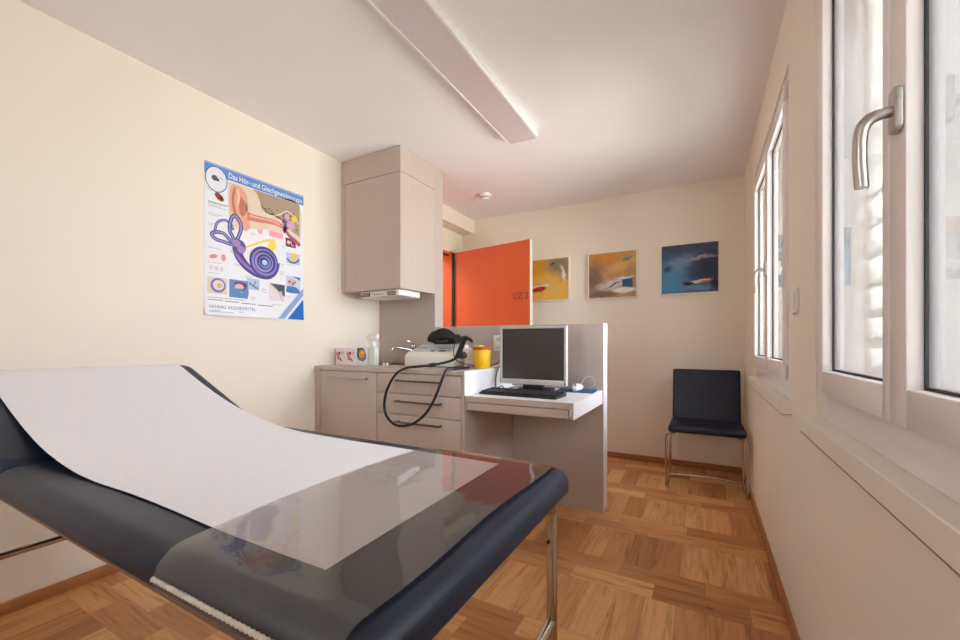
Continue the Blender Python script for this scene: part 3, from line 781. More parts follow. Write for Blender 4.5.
# loose cables
def cable(name, pts, r, m, label):
    b = MB(); b.tube(smooth_path(pts, 6), r, 7); tag(b.build(name, m), label, 'cable')
cable('power_cable', [(-1.45, 2.29, CT + .145), (-1.40, 2.20, CT + .10), (-1.335, 2.13, CT + .05), (-1.285, 2.19, CT + .022), (-1.256, 2.30, CT + .008), (-1.20, 2.34, CT + .012), (-1.165, 2.36, CT + .03), (-1.14, 2.39, CT + .075), (-1.125, 2.40, CT + .07), (-1.13, 2.38, CT + .03), (-1.147, 2.35, CT + .006), (-1.143, 2.30, CT - .03), (-1.125, 2.25, DT + .05), (-1.10, 2.22, DT + .0075), (-1.06, 2.25, DT + .004)], .0032, M['black'], 'thin black cable from head lamp past the yellow cup down to the desk')
cable('monitor_cable', [(-1.145, 2.27, DT + .0045), (-1.12, 2.32, DT + .02), (-1.085, 2.27, DT + .024), (-1.04, 2.235, DT + .006), (-1.02, 2.285, DT + .012), (-1.06, 2.35, DT + .004), (-1.10, 2.42, DT + .004), (-1.06, 2.50, DT + .004)], .0028, M['black'], 'coil of black cable on the desk at the left foot of the screen')
cable('grey_cable', [(-1.42, 2.47, CT + .0045), (-1.30, 2.46, CT + .004), (-1.24, 2.44, CT + .0045), (-1.205, 2.47, CT + .010), (-1.20, 2.50, CT + .03), (-1.23, 2.545, CT + .09), (-1.25, 2.551, CT + .118)], .0026, M['panelgrey'], 'pale grey cable on the worktop running up to the socket')

# ------------------------------------------------------------------ ceiling things
t = thing('ceiling_luminaire', 'long white ceiling luminaire with a flat pale diffuser, switched off', 'ceiling light', (-1.022, 1.68, H - .052))
lx0, lx1, ly0, ly1, lz = -1.126, -.920, .97, 2.452, H - .050
b = MB()
def rr(x0, x1, y0, y1, r, z, n=6):
    out = []
    for cx, cy, a0 in ((x1 - r, y1 - r, 0), (x0 + r, y1 - r, 90), (x0 + r, y0 + r, 180), (x1 - r, y0 + r, 270)):
        for k in range(n + 1):
            a = radians(a0 + 90 * k / n); out.append(Vector((cx + r * cos(a), cy + r * sin(a), z)))
    return out
b.rings([rr(lx0 + .012, lx1 - .012, ly0 + .012, ly1 - .012, .012, H - .0005), rr(lx0, lx1, ly0, ly1, .022, H - .02), rr(lx0, lx1, ly0, ly1, .022, lz + .003), rr(lx0 + .003, lx1 - .003, ly0 + .003, ly1 - .003, .02, lz), rr(lx0 + .013, lx1 - .013, ly0 + .013, ly1 - .013, .012, lz), rr(lx0 + .014, lx1 - .014, ly0 + .014, ly1 - .014, .012, lz + .006)])
b.build('housing', M['white'], t)
b = MB(); b.rings([rr(lx0 + .0145, lx1 - .0145, ly0 + .0145, ly1 - .0145, .011, lz + .0055), rr(lx0 + .0145, lx1 - .0145, ly0 + .0145, ly1 - .0145, .011, lz + .003)]); b.build('diffuser', M['diffuser'], t)
t = thing('smoke_detector', 'round white smoke detector on the ceiling near the door', 'smoke detector', (-1.735, 3.26, H - .05))
b = MB(); b.lathe([(0, -.0005), (.052, -.0005), (.054, -.010), (.050, -.020), (.036, -.024), (.036, -.040), (.030, -.048), (0, -.050)], (-1.735, 3.26, H), 28); b.build('detector_body', M['white'], t)
b = MB()
for k in range(10):
    a = 2 * pi * k / 10
    b.box(-.006, .006, -.0006, .0006, -.005, .005, mat=Matrix.Translation((-1.735 + .0365 * cos(a), 3.26 + .0365 * sin(a), H - .032)) @ Matrix.Rotation(a + pi / 2, 4, 'Z'))
b.build('vent_slots', M['black'], t)

# ------------------------------------------------------------------ paintings
def picture(x0, x1, z0, z1, mat, label):
    cx, cz = (x0 + x1) / 2, (z0 + z1) / 2
    t = local(thing('painting', label, 'painting', (cx, YB - .0005, cz), 0, 'abstract canvases on the back wall'))
    w, h = (x1 - x0) / 2, (z1 - z0) / 2
    b = MB()
    for q in ((-w, -w + .010, -h, h), (w - .010, w, -h, h), (-w + .010, w - .010, -h, -h + .010), (-w + .010, w - .010, h - .010, h)):
        b.box(q[0], q[1], -.032, 0, q[2], q[3], .001)
    b.build('frame', M['framewood'], t)
    part('canvas', t, mat, (-w + .0105, w - .0105, -.030, -.002, -h + .0105, h - .0105))
S = .43
p1 = painting('yellow_red_abstract', S, [(.25, rgb(196, 132, 42)), (.42, rgb(226, 170, 62)), (.58, rgb(222, 182, 104)), (.8, rgb(206, 150, 60))], [
    (-.30, .30, .30, .20, 0, rgb(214, 150, 40), .8, 1), (.30, .30, .34, .22, -20, rgb(138, 118, 98), .7, 1), (.12, .36, .06, .02, 30, rgb(60, 48, 44), .5, 1),
    (.36, .12, .03, .16, 20, rgb(226, 218, 206), .6, 1), (-.05, -.40, .45, .12, 0, rgb(232, 184, 92), .7, 1), (-.16, -.15, .20, .045, 6, rgb(236, 214, 190), .4, .5), (-.20, -.21, .17, .060, 10, rgb(168, 16, 22), .25, .6)], 1.7)
p2 = painting('ochre_blue_abstract', S, [(.25, rgb(140, 108, 78)), (.45, rgb(178, 142, 104)), (.6, rgb(196, 154, 100)), (.8, rgb(150, 118, 92))], [
    (-.15, .36, .40, .13, 6, rgb(208, 144, 40), .7, 1), (.25, .22, .30, .10, 25, rgb(212, 170, 96), .7, 1), (.33, .31, .12, .035, 25, rgb(112, 130, 128), .5, 1), (-.36, -.05, .16, .34, 0, rgb(128, 100, 82), .7, 1),
    (.02, -.20, .30, .09, 14, rgb(206, 202, 200), .6, 1), (.0, -.22, .22, .016, 20, rgb(96, 96, 104), .5, 1), (.32, -.17, .105, .105, 2, rgb(18, 84, 138), -.12, .25), (.30, -.075, .14, .02, 5, rgb(228, 226, 224), .5, .4), (.24, -.335, .24, .055, 2, rgb(230, 224, 222), .35, .4), (-.2, -.42, .3, .06, 0, rgb(120, 96, 84), .6, 1)], 5.2)
p3 = painting('blue_abstract', S * 1.03, [(.25, rgb(46, 62, 90)), (.45, rgb(60, 80, 112)), (.6, rgb(74, 98, 132)), (.8, rgb(50, 66, 96))], [
    (-.30, -.22, .26, .34, 0, rgb(72, 134, 178), .8, 1), (-.12, .12, .26, .12, 15, rgb(110, 138, 164), .8, 1), (.30, .0, .26, .30, 0, rgb(40, 52, 80), .7, 1), (.0, .42, .5, .10, 0, rgb(62, 68, 94), .7, 1),
    (.22, .19, .26, .028, 6, rgb(150, 140, 158), .5, 1), (-.36, .02, .08, .06, 0, rgb(30, 74, 104), .6, 1), (.18, -.26, .26, .030, 6, rgb(206, 198, 200), .4, .5), (.30, -.265, .12, .022, 4, rgb(206, 126, 40), .4, .5), (-.02, -.29, .10, .035, -8, rgb(24, 30, 50), .4, .5), (.15, -.37, .34, .05, 2, rgb(92, 126, 160), .5, 1), (.44, -.3, .07, .12, 0, rgb(26, 36, 62), .5, 1)], 9.4)
picture(-1.575, -1.141, 1.470, 1.895, p1, 'yellow abstract canvas with a red stroke, partly behind the orange door')
picture(-.962, -.522, 1.463, 1.896, p2, 'ochre abstract canvas with a small blue square, middle of the three')
picture(-.333, .114, 1.468, 1.900, p3, 'dark blue abstract canvas with an orange streak, nearest the window')

# ------------------------------------------------------------------ poster on the left wall
PX, PYo, PW, PZo, PH = XL, 1.215, .622, 1.203, .838
t = thing('anatomy_poster', 'white and blue ear anatomy poster on the left cream wall', 'poster', (PX, PYo + PW / 2, PZo))
def bend(u, v):      # the sheet stands a little off the wall along its lower edge
    e = max(0.0, (0.16 - v)) / .16
    return PX + .0025 + .010 * e * e * (1 + .5 * sin(u * 5))
b = MB()
NU, NV = 14, 24
for side, dx in ((0, 0.0), (1, -.0008)):
    g = [[b.bm.verts.new((bend(i / NU, j / NV) + dx, PYo + PW * i / NU, PZo + PH * j / NV)) for i in range(NU + 1)] for j in range(NV + 1)]
    for j in range(NV):
        for i in range(NU): b._f([g[j][i], g[j][i + 1], g[j + 1][i + 1], g[j + 1][i]])
b.build('sheet', M['p_white'], t)
PC = {}
def pm(r, g_, b_):
    k = (r, g_, b_)
    if k not in PC: PC[k] = flat('print_%d_%d_%d' % k, rgb(*k))
    return PC[k]
LV = [0]
def pt(u, v, k): return (bend(u, v) + .0004 + .00012 * k, PYo + PW * u, PZo + PH * v)
def pprint(name, shapes, col, k):
    """flat printed shapes: lists of (u, v) outlines in one ink, on ink layer k"""
    b = MB()
    for s_ in shapes:
        b.poly([pt(u, v, k) for u, v in s_])
    bmesh.ops.triangulate(b.bm, faces=b.bm.faces[:])
    return b.build(name, pm(*col), t, recalc=False, smooth=False)
def rect(u0, v0, u1, v1): return [(u0, v0), (u1, v0), (u1, v1), (u0, v1)]
ASP = PW / PH
def ell(cu, cv, ru, rv, rot=0, n=28, a0=0, a1=360):
    out = []
    for i in range(n):
        a = radians(a0 + (a1 - a0) * i / n); x, y = ru * cos(a), rv * sin(a)
        out.append((cu + x * cos(rot) - y * sin(rot) / ASP * ASP, cv + x * sin(rot) + y * cos(rot)))
    return out
def ribbon(pts, w, n=8, closed=False):
    """quads along a smooth line, w in poster heights; a number or one per point"""
    P = smooth_path([(u * ASP, v, 0) for u, v in pts], n)
    out = []
    N = len(P)
    L_, R_ = [], []
    for i, p in enumerate(P):
        d = (P[min(i + 1, N - 1)] - P[max(i - 1, 0)]).normalized(); q = Vector((-d.y, d.x, 0))
        ww = w if not isinstance(w, (list, tuple)) else w[0] + (w[1] - w[0]) * i / (N - 1)
        a, c = p + q * ww / 2, p - q * ww / 2
        L_.append((a.x / ASP, a.y)); R_.append((c.x / ASP, c.y))
    for i in range(N - 1): out.append([L_[i], R_[i], R_[i + 1], L_[i + 1]])
    return out
def smooth_out(pts, n=5):
    return [(p.x, p.y) for p in smooth_path([(u, v, 0) for u, v in pts + [pts[0]]], n)[:-1]]
# head band
pprint('header_band', [rect(0, .922, 1, .988)], (98, 140, 204), 1)
pprint('header_stripe', [rect(0, .988, 1, 1.0)], (150, 176, 222), 1)
pprint('emblem_ring', [ell(.100, .899, .096, .086)], (70, 108, 176), 2)
pprint('emblem_disc', [ell(.100, .899, .088, .079)], (228, 230, 238), 3)
pprint('emblem_mark', [ell(.085, .905, .026, .018), ell(.11, .898, .014, .010)] + ribbon([(.12, .912), (.14, .917), (.155, .908)], .004), (96, 92, 104), 4)
def ptext(name, txt, u, v, size, width, col, k):
    bb = text_mesh(txt, size, width=width)
    for vv in bb.verts:
        uu, vz = u + vv.co.x / PW, v + vv.co.y / PH
        vv.co = Vector(pt(uu, vz, k))
    q = MB(); q.merge(bb); q.build(name, pm(*col), t, recalc=False, smooth=False)
ptext('title_text', 'Das H\u00f6r- und Gleichgewichtsorgan', .203, .936, .046, .478, (246, 247, 250), 3)
ptext('maker_text', 'HENNIG ARZNEIMITTEL', .032, .047, .026, .262, (52, 92, 170), 2)
# ear picture
pprint('ear_ground', [smooth_out([(.205, .915), (.60, .915), (.95, .915), (.95, .60), (.86, .66), (.66, .655), (.45, .64), (.30, .60), (.22, .66), (.20, .8)], 4)], (226, 206, 186), 1)
pprint('bone_section', [[(.44, .918), (.95, .918), (.95, .66), (.84, .70), (.78, .753), (.655, .785), (.57, .775), (.521, .80), (.48, .86)]], (172, 150, 128), 2)
pprint('bone_speckles', [ell(.50 + .45 * random.random() ** 1.0, .78 + .05 * random.random(), .010, .007, random.random()) for _ in range(26)] + [ell(.75 + .17 * random.random(), .69 + .13 * random.random(), .010, .008) for _ in range(18)], (128, 106, 98), 3)['kind'] = 'stuff'
pprint('bone_rim', ribbon([(.46, .905), (.50, .84), (.53, .785), (.60, .765), (.66, .772), (.73, .80), (.80, .835), (.88, .81), (.94, .76)], .010), (226, 212, 186), 4)
pprint('auricle', [smooth_out([(.234, .905), (.213, .82), (.228, .72), (.275, .656), (.35, .605), (.40, .63), (.40, .70), (.37, .76), (.38, .84), (.33, .895)], 5)], (222, 164, 142), 3)
pprint('auricle_fold', ribbon([(.262, .885), (.245, .80), (.262, .72), (.30, .675)], [.016, .022]) + [smooth_out([(.31, .84), (.36, .80), (.37, .74), (.33, .70), (.30, .75)], 4)], (190, 118, 98), 4)
pprint('auricle_light', ribbon([(.285, .88), (.30, .83), (.29, .77)], [.020, .012]), (240, 196, 174), 5)
pprint('ear_canal', ribbon([(.38, .715), (.45, .712), (.55, .718), (.66, .722), (.75, .71)], [.055, .034]), (214, 128, 116), 5)
pprint('ear_canal_light', ribbon([(.40, .722), (.50, .722), (.62, .728), (.72, .716)], [.014, .010]), (238, 178, 158), 6)
pprint('throat_tube', ribbon([(.77, .70), (.82, .655), (.88, .63), (.955, .595)], [.020, .034]), (166, 92, 112), 5)
pprint('middle_ear', [ell(.80, .745, .045, .05), ell(.77, .69, .02, .03)], (120, 84, 110), 5)
pprint('inner_ear_small', [ell(.845, .735, .048, .036), ell(.80, .79, .03, .028)], (206, 168, 188), 6)
pprint('nerve_small', [smooth_out([(.85, .79), (.88, .82), (.92, .80), (.89, .765), (.86, .77)], 3)], (232, 206, 60), 7)
# the large labyrinth
pprint('nerve_large', ribbon([(.36, .49), (.45, .525), (.56, .568), (.63, .585)], [.012, .020]) + [[(.58, .53), (.655, .61), (.68, .54), (.63, .49)], [(.40, .45), (.42, .49), (.45, .44), (.43, .40)]], (240, 214, 92), 2)
pprint('pink_tissue', [rect(.60, .612, .755, .655), smooth_out([(.475, .64), (.53, .645), (.525, .615), (.495, .61)], 3)], (238, 166, 176), 2)
def loop(pts, w, k, nm):
    pprint(nm, ribbon(pts, w), (58, 62, 128), k); pprint(nm, ribbon(pts, w * .55), (112, 112, 186), k + 1); pprint(nm, ribbon(pts, w * .18), (176, 176, 222), k + 2)
loop([(.085, .560), (.11, .617), (.171, .643), (.225, .628), (.25, .59)], .017, 3, 'canal_loop')
loop([(.255, .525), (.215, .590), (.232, .668), (.268, .690), (.312, .655), (.318, .605), (.285, .535), (.265, .515)], .026, 6, 'canal_loop')
loop([(.235, .505), (.16, .552), (.085, .548), (.060, .528), (.098, .503), (.165, .497), (.235, .488)], .024, 9, 'canal_loop')
pprint('duct', [smooth_out([(.235, .475), (.27, .40), (.35, .335), (.47, .292), (.60, .290), (.69, .345), (.715, .425), (.66, .39), (.56, .345), (.45, .35), (.37, .40), (.315, .46)], 5)], (74, 70, 138), 5)
pprint('duct_light', ribbon([(.27, .455), (.32, .395), (.41, .345), (.52, .318), (.60, .322)], [.028, .022]), (140, 122, 190), 6)
pprint('duct_stripe', ribbon([(.29, .44), (.34, .395), (.44, .345)], [.010, .008]), (126, 60, 118), 7)
pprint('vestibule', [smooth_out([(.225, .50), (.27, .535), (.34, .525), (.365, .48), (.335, .44), (.275, .435)], 5)], (88, 78, 146), 12)
pprint('vestibule_light', [ell(.275, .505, .04, .026), ell(.322, .468, .038, .026)], (164, 134, 192), 13)
for k_, (ru, rv, c) in enumerate(((.150, .112, (66, 62, 132)), (.133, .098, (134, 124, 190)), (.112, .083, (60, 60, 126)), (.096, .071, (150, 140, 198)), (.078, .057, (74, 56, 124)), (.062, .045, (112, 128, 186)), (.044, .032, (52, 60, 122)), (.028, .020, (190, 196, 224)))):
    pprint('cochlea', [ell(.548 + .005 * (k_ % 3), .412 - .004 * (k_ % 2), ru, rv)], c, 8 + k_)
# small plates
def plate(nm, u0, v0, u1, v1, ground, extras):
    pprint(nm, [rect(u0, v0, u1, v1)], ground, 2)
    for i, (sh, c) in enumerate(extras): pprint(nm + '_detail', sh, c, 3 + i)
plate('plate_red', .785, .565, .905, .632, (122, 54, 70), [([ell(.82, .60, .02, .014)] + ribbon([(.845, .615), (.855, .585), (.885, .58)], .006), (226, 200, 204))])
plate('plate_ossicle', .789, .437, .956, .520, (190, 202, 224), [([smooth_out([(.85, .52), (.91, .52), (.90, .485), (.86, .48)], 3)], (236, 190, 60)), (ribbon([(.80, .475), (.84, .45), (.90, .452), (.945, .48)], .016), (128, 122, 116))])
plate('plate_membrane', .789, .212, .960, .340, (196, 206, 226), [([smooth_out([(.80, .26), (.90, .26), (.96, .225), (.96, .212), (.80, .212)], 3), [(.86, .34), (.96, .34), (.96, .315)]], (70, 120, 180)), ([ell(.855, .29, .05, .028)], (206, 178, 176)), ([ell(.83, .295, .012, .010), ell(.87, .283, .012, .010), ell(.895, .297, .01, .008)], (122, 62, 84))])
plate('plate_section', .023, .143, .194, .253, (222, 204, 190), [([ell(.115, .20, .066, .048)], (120, 110, 176)), ([ell(.118, .202, .048, .034)], (226, 216, 206)), ([ell(.125, .198, .022, .017)], (206, 178, 132))])
plate('plate_cells', .212, .130, .385, .253, (96, 134, 190), [([smooth_out([(.225, .19), (.26, .235), (.345, .24), (.385, .215), (.385, .145), (.31, .14), (.25, .16)], 4)], (116, 54, 100)), ([ell(.305, .195, .045, .034)], (224, 186, 190)), ([ell(.325, .160, .016, .012)], (238, 190, 90))])
plate('plate_blue', .375, .198, .500, .277, (176, 194, 224), [(ribbon([(.395, .245), (.44, .225), (.485, .21)], .012) + ribbon([(.44, .225), (.465, .26)], .008), (112, 118, 150))])
plate('plate_grey', .600, .136, .775, .266, (226, 214, 220), [([[(.61, .262), (.775, .262), (.775, .17), (.70, .215)]], (78, 76, 82)), (ribbon([(.625, .25), (.70, .205), (.75, .145)], .012), (196, 192, 192)), (ribbon([(.735, .215), (.74, .17)], .012), (190, 190, 196))])
plate('plate_pink', .022, .358, .184, .418, (236, 228, 234), [([ell(.075, .388, .035, .014, .2), ell(.16, .388, .02, .024)], (214, 140, 152))])
plate('plate_pale', .022, .290, .184, .332, (230, 230, 236), [([ell(.055, .311, .014, .018), ell(.10, .311, .018, .016), ell(.145, .311, .014, .018)], (206, 208, 214))])
pprint('drum_spot', [ell(.125, .788, .042, .022, -.4)], (150, 58, 42), 2)
pprint('drum_spot_dark', [ell(.14, .782, .02, .010, -.4)], (70, 34, 34), 3)
# lines of small print, too small to read
L1 = []
for (u0, v0, n, w_) in ((.03, .828, 2, .10), (.03, .735, 3, .15), (.03, .665, 2, .12), (.03, .60, 2, .06), (.03, .44, 1, .12), (.03, .345, 1, .12), (.03, .276, 1, .10), (.44, .47, 2, .06), (.22, .445, 2, .05), (.25, .36, 2, .08), (.36, .29, 2, .08), (.72, .42, 2, .05), (.72, .36, 3, .05), (.80, .425, 1, .10), (.52, .21, 3, .06), (.41, .14, 2, .06), (.63, .105, 1, .12), (.80, .18, 2, .05), (.41, .60, 2, .05), (.74, .56, 2, .03)):
    for i in range(n): L1.append(rect(u0, v0 - i * .011, u0 + w_ * (1 - .25 * (i % 2)), v0 - i * .011 + .0035))
for q in L1: pprint('print_line', [q], (176, 176, 186), 2)
for q in [rect(.03, .740, .20, .744), rect(.026, .100, .155, .105), rect(.17, .097, .30, .102), rect(.32, .093, .46, .098), rect(.48, .090, .64, .095), rect(.026, .116, .36, .119)]: pprint('dark_print_line', [q], (110, 112, 124), 3)
pprint('address_line', [rect(.032, .030, .34, .034), rect(.032, .022, .24, .026)], (150, 160, 190), 2)
pprint('corner_triangle', [[(.80, .004), (.998, .004), (.998, .17)]], (20, 104, 190), 2)
pprint('corner_stripe', [[(.69, .004), (.765, .004), (.998, .20), (.998, .26)]], (140, 168, 218), 2)
pprint('corner_mark', [ell(.935, .048, .030, .022)] + ribbon([(.89, .05), (.93, .075), (.975, .055)], .006), (150, 192, 232), 3)

# ------------------------------------------------------------------ chair in the corner
t = thing('visitor_chair', 'dark blue leather chair with steel sled legs in the corner by the window', 'chair', (.012, 3.42, 0))
cx0, cx1 = -.228, .252
b = MB(); b.slab(cx0, cx1, 3.215, 3.645, .412, .462, .02, .022); b.build('seat', M['navy_chair'], t)
MBk = Matrix.Translation((0, 3.60, .448)) @ Matrix.Rotation(radians(80), 4, 'X')
b = MB(); b.slab(cx0 + .006, cx1 - .008, 0.0, .405, -.045, .0, .015, .018, mat=MBk); b.build('backrest', M['navy_chair'], t)
for x in (cx0 - .012, cx1 + .004):
    path = fillet([(x + (.06 if x < 0 else -.06), 3.255, .4055), (x, 3.255, .4055), (x, 3.238, .0105), (x, 3.560, .0105), (x + (.012 if x < 0 else -.012), 3.575, .4055), (x + (.07 if x < 0 else -.07), 3.575, .4055)], .028, 6)
    b = MB(); b.tube(path, .0095, 10); b.build('sled_leg', M['chrome'], t)
b = MB(); b.tube(smooth_path([(cx0 - .002, 3.545, .020), (-.10, 3.545, .030), (.012, 3.545, .034), (.12, 3.545, .030), (cx1, 3.545, .020)], 5), .007, 8); b.build('stretcher', M['chrome'], t)
b = MB(); b.box(cx0 + .03, cx1 - .03, 3.30, 3.56, .400, .4118, .003); b.build('seat_pan', M['board'], t)

# ------------------------------------------------------------------ examination couch
TX0, TX1, TY0, TY1, TZ = -1.470, -.277, .284, .966, .750
PT = .053
AB = radians(22.5)
t = thing('examination_couch', 'navy padded examination couch with raised head end on chrome legs', 'examination table', (-1.1, .625, 0))
b = MB(); b.slab(TX0 + .002, TX1, TY0, TY1, TZ - PT, TZ, .038, .0325, seg=8, re0=.007); b.build('mattress', M['navy'], t)
MBR = Matrix.Translation((TX0 - .006, 0, TZ)) @ Matrix.Rotation(AB, 4, 'Y')
b = MB(); b.slab(-.565, 0.004, TY0, TY1, -PT, 0, .06, .0325, mat=MBR, seg=8, re0=.007); b.build('headrest', M['navy'], t)
b = MB(); b.box(-.54, -.02, TY0 + .02, TY1 - .02, -PT - .018, -PT - .0005, .002, mat=MBR); b.build('headrest_board', M['board'], t)
b = MB(); b.box(TX0 - .02, TX1 - .062, TY0 + .012, TY1 - .012, TZ - PT - .018, TZ - PT - .0005, .002); bo = b.build('base_board', M['board'], t)
part('board_edge', bo, M['boardedge'], (TX0 - .02, TX1 - .062, TY0 + .003, TY0 + .0118, TZ - PT - .006, TZ - PT - .0008))
b = MB()
for y in (TY0 + .20, TY1 - .20): b.box(-2.0, TX1 - .16, y - .015, y + .015, TZ - PT - .05, TZ - PT - .0185, .003)
b.build('side_rail', M['chrome'], t)
ztop = TZ - PT - .0135
LX0, LX1, LY0, LY1 = -1.845, -.306, .375, .900
for x in (LX1, LX0):
    for y in (LY0, LY1):
        s_ = 1 if y > .6 else -1
        if x == LX0 and s_ < 0: y = .340
        zt = ztop if x == LX1 else ztop - .022
        b = MB(); b.tube(fillet([(x - .0 * s_, y - .10 * s_, zt), (x, y, zt), (x, y, .012)], .05, 8), .0125, 14)
        lg = b.build('leg', M['chrome'], t)
        b = MB(); b.lathe([(0, 0), (.017, 0), (.017, .03), (0.0127, .032)], (x, y, .0), 14); b.build('foot_cap', M['black'], lg)
        if x == LX1 and y == LY1:
            b = MB(); b.lathe([(0, 0), (.004, 0), (.004, .004), (0, .004)], (0, 0, 0), 10, mat=Matrix.Translation((x - .004, y - .0122, .595)) @ Matrix.Rotation(pi / 2, 4, 'X')); b.build('bolt', M['black'], lg)
    b = MB(); b.tube([(x, (LY0 if x == LX1 else .34) + .008, .41), (x, LY1 - .008, .41)], .0115, 12); b.build('crossbar', M['chrome'], t)

# paper: over the head end, across the bend and along the couch
def back_pt(d, off=.0):                              # a point on the raised part, d from the bend
    return Vector((TX0 - .006 - d * cos(AB) + off * sin(AB), 0, TZ + d * sin(AB) + off * cos(AB)))
prof = [Vector((-.428, 0, TZ + .0030)), Vector((-.8, 0, TZ + .0030)), Vector((-.95, 0, TZ + .0030))]
prof += bez(Vector((-1.11, 0, TZ + .0032)), Vector((TX0 + .0, 0, TZ + .006)), back_pt(.40, .004), 16)
for d in (.45, .49, .53): prof.append(back_pt(d, .003))
re = .0325
for a in (20, 45, 70, 90, 120, 150, 175):
    c_ = back_pt(.565 - re, -re); a_ = radians(a)
    r_ = re + .003
    prof.append(c_ + Vector((-cos(AB), 0, sin(AB))) * (r_ * sin(a_)) + Vector((sin(AB), 0, cos(AB))) * (r_ * cos(a_)))
# densify
dense = []
for a_, b_ in zip(prof[:-1], prof[1:]):
    n = max(1, int((b_ - a_).length / .03))
    for i in range(n): dense.append(a_.lerp(b_, i / n))
dense.append(prof[-1])
PYA, PYB = .366, .892
b = MB(); NW = 26
g = []
for i, p in enumerate(dense):
    row = []
    for j in range(NW + 1):
        s_ = j / NW; hd = min(1, max(0, (-.9 - p.x) / .9)); y = PYA + (PYB + .018 * hd - PYA) * s_ - .0035 * sin(i * .31) * (1 - s_) - (.012 * s_ if i < 1 else 0) * 0
        dz = .0012 * (noise.noise(Vector((p.x * 5, y * 7, 3.1))) + .5)
        x = p.x - (.010 * s_ if i == 0 else 0)
        row.append(b.bm.verts.new((x, y, p.z + max(0, dz))))
    g.append(row)
for i in range(len(g) - 1):
    for j in range(NW): b._f([g[i][j], g[i + 1][j], g[i + 1][j + 1], g[i][j + 1]])
o = b.build('paper_sheet', M['paper'])
md = o.modifiers.new('thickness', 'SOLIDIFY'); md.thickness = .0004; md.offset = 1
tag(o, 'long white paper sheet laid over the navy examination couch', 'paper sheet')

# clear cover over the foot end
t = thing('plastic_cover', 'clear glossy plastic cover with ribbed hem over the foot end of the couch', 'plastic cover', (-.5, .625, TZ))
b = MB()
cy0, cy1, cz = TY0 + .0325, TY1 - .0325, TZ - .0325
pr = []
ro = .0375
for z in (-.009, -.003): pr.append((TY0 - .0055, cz + z))
for k in range(0, 9):
    a_ = pi * (1 - k / 16); pr.append((cy0 + ro * cos(a_), cz + ro * sin(a_)))
for k in range(1, 30): pr.append((cy0 + (cy1 - cy0) * k / 30, TZ + .0052))
for k in range(0, 9):
    a_ = pi * (.5 - k / 16); pr.append((cy1 + ro * cos(a_), cz + ro * sin(a_)))
for z in (-.006, -.014, -.022): pr.append((TY1 + .0045, cz + z))
NX = 34; g = []
for j, (y, z) in enumerate(pr):
    row = []
    s_ = (y - TY0) / (TY1 - TY0)
    xl = -.668 - .030 * max(0, sin(pi * min(1, max(0, s_)))) - .012 * max(0, min(1, s_)); xr = -.316 + .004 * sin(s_ * 9)
    for i in range(NX + 1):
        x = xl + (xr - xl) * i / NX
        w_ = noise.noise(Vector((x * 9, y * 9, z * 6))) * .5 + noise.noise(Vector((x * 26 + 4, y * 9, z * 20))) * .25
        nz_ = Vector((0, 0, 1)) if abs(z - TZ) < .01 else Vector((0, (y - (cy0 if y < .6 else cy1)), z - cz)).normalized()
        side = 0 if abs(z - TZ) < .01 else 1
        amp = .0011 if not side else .0026
        p = Vector((x, y, z)) + nz_ * (amp * (w_ + .6))
        row.append(b.bm.verts.new(p))
    g.append(row)
for j in range(len(g) - 1):
    for i in range(NX): b._f([g[j][i], g[j][i + 1], g[j + 1][i + 1], g[j + 1][i]])
b.build('film', M['film'], t, angle=80)
b = MB(); pts, rad = [], []
n = 150
for i in range(n + 1):
    pts.append((-.662 + .335 * i / n, TY0 - .0094, cz + .005 + .004 * i / n)); rad.append(.0033 + .0008 * cos(2 * pi * i / 4))
b.tube(pts, .005, 8, rad=rad); e = b.build('hem_cord', M['cord_white'], t); e['label'] = 'ribbed white cord in the hem'

# ------------------------------------------------------------------ daylight
wd = bpy.data.worlds.new('overcast'); SC.world = wd; wd.use_nodes = True
nt = wd.node_tree; nt.nodes.clear()
wo = nt.nodes.new('ShaderNodeOutputWorld'); bg = nt.nodes.new('ShaderNodeBackground')
tc = nt.nodes.new('ShaderNodeTexCoord'); sp = nt.nodes.new('ShaderNodeSeparateXYZ'); cr = nt.nodes.new('ShaderNodeValToRGB')
mr = nt.nodes.new('ShaderNodeMapRange'); mr.inputs[1].default_value = -1; mr.inputs[2].default_value = 1
nt.links.new(tc.outputs['Generated'], sp.inputs[0]); nt.links.new(sp.outputs[2], mr.inputs[0]); nt.links.new(mr.outputs[0], cr.inputs[0])
els = cr.color_ramp.elements
els[0].position = 0.42; els[0].color = (1.0, 0.97, 0.92, 1)
els[1].position = 0.56; els[1].color = (0.86, 0.92, 1.0, 1)
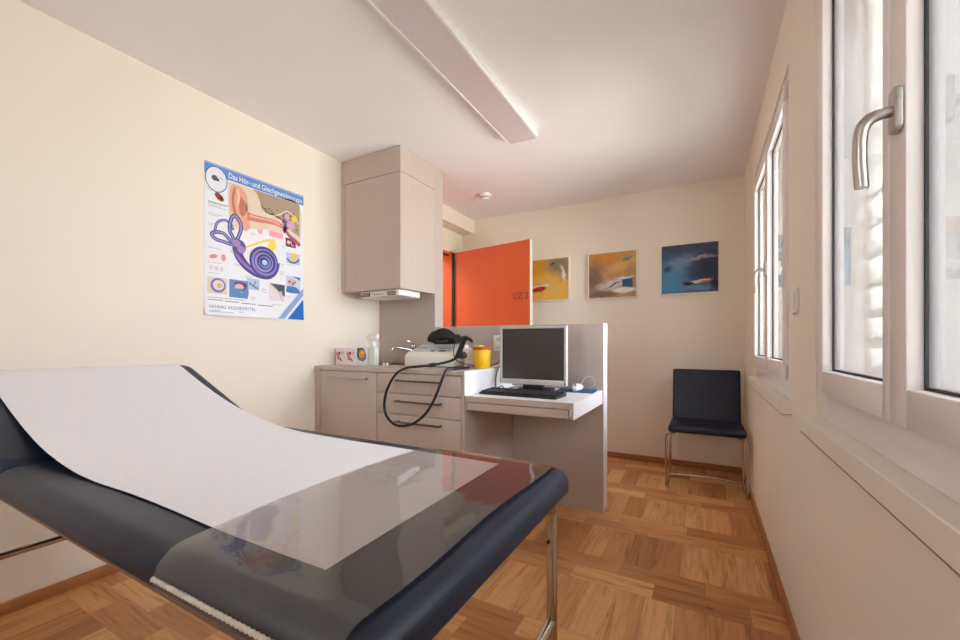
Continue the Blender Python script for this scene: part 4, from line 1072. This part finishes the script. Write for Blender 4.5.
nt.links.new(cr.outputs[0], bg.inputs[0]); bg.inputs[1].default_value = 12.0
nt.links.new(bg.outputs[0], wo.inputs[0])

def portal(name, loc, rot, sx, sy):
    ld = bpy.data.lights.new(name, 'AREA'); ld.shape = 'RECTANGLE'; ld.size = sx; ld.size_y = sy
    ld.cycles.is_portal = True
    lo = bpy.data.objects.new(name, ld); COL.objects.link(lo); lo.location = loc; lo.rotation_euler = rot
portal('window_portal', (XR + T + .01, (W1[0] + W1[1]) / 2, (WZ[0] + WZ[1]) / 2), (0, radians(90), 0), WZ[1] - WZ[0], W1[1] - W1[0])
portal('window_portal', (XR + T + .01, (W2[0] + W2[1]) / 2, (WZ[0] + WZ[1]) / 2), (0, radians(90), 0), WZ[1] - WZ[0], W2[1] - W2[0])
portal('window_portal', ((RW[0] + RW[1]) / 2, YF - .21, (RW[2] + RW[3]) / 2), (radians(90), 0, 0), RW[1] - RW[0], RW[3] - RW[2])  # sky light through the added window behind the camera

ld = bpy.data.lights.new('hallway_fill', 'AREA'); ld.size = .5; ld.energy = 11; ld.color = (1, .9, .78)  # unseen light added in the hallway to brighten the orange jamb
lo = bpy.data.objects.new('hallway_fill', ld); COL.objects.link(lo); lo.location = (-2.95, 3.1, 2.38)

# ------------------------------------------------------------------ camera
FPX, HY0 = 408.0, 344.0
cam = bpy.data.cameras.new('camera'); co = bpy.data.objects.new('camera', cam); COL.objects.link(co)
cam.sensor_width = 36; cam.lens = FPX / 960 * 36; cam.shift_y = (HY0 - 320) / 960; cam.clip_start = .01
co.location = (0, 0, 1.045); co.rotation_euler = (radians(90), 0, atan((704 - 480) / FPX))
SC.camera = co

SC.view_settings.view_transform = 'Standard'; SC.view_settings.look = 'None'
SC.view_settings.gamma = 1; SC.view_settings.use_curve_mapping = False
SC.view_settings.exposure = 0.58
SC.cycles.use_denoising = True
SC.cycles.max_bounces = 12; SC.cycles.diffuse_bounces = 8; SC.cycles.transparent_max_bounces = 16; SC.cycles.glossy_bounces = 6
SC.cycles.sample_clamp_indirect = 8
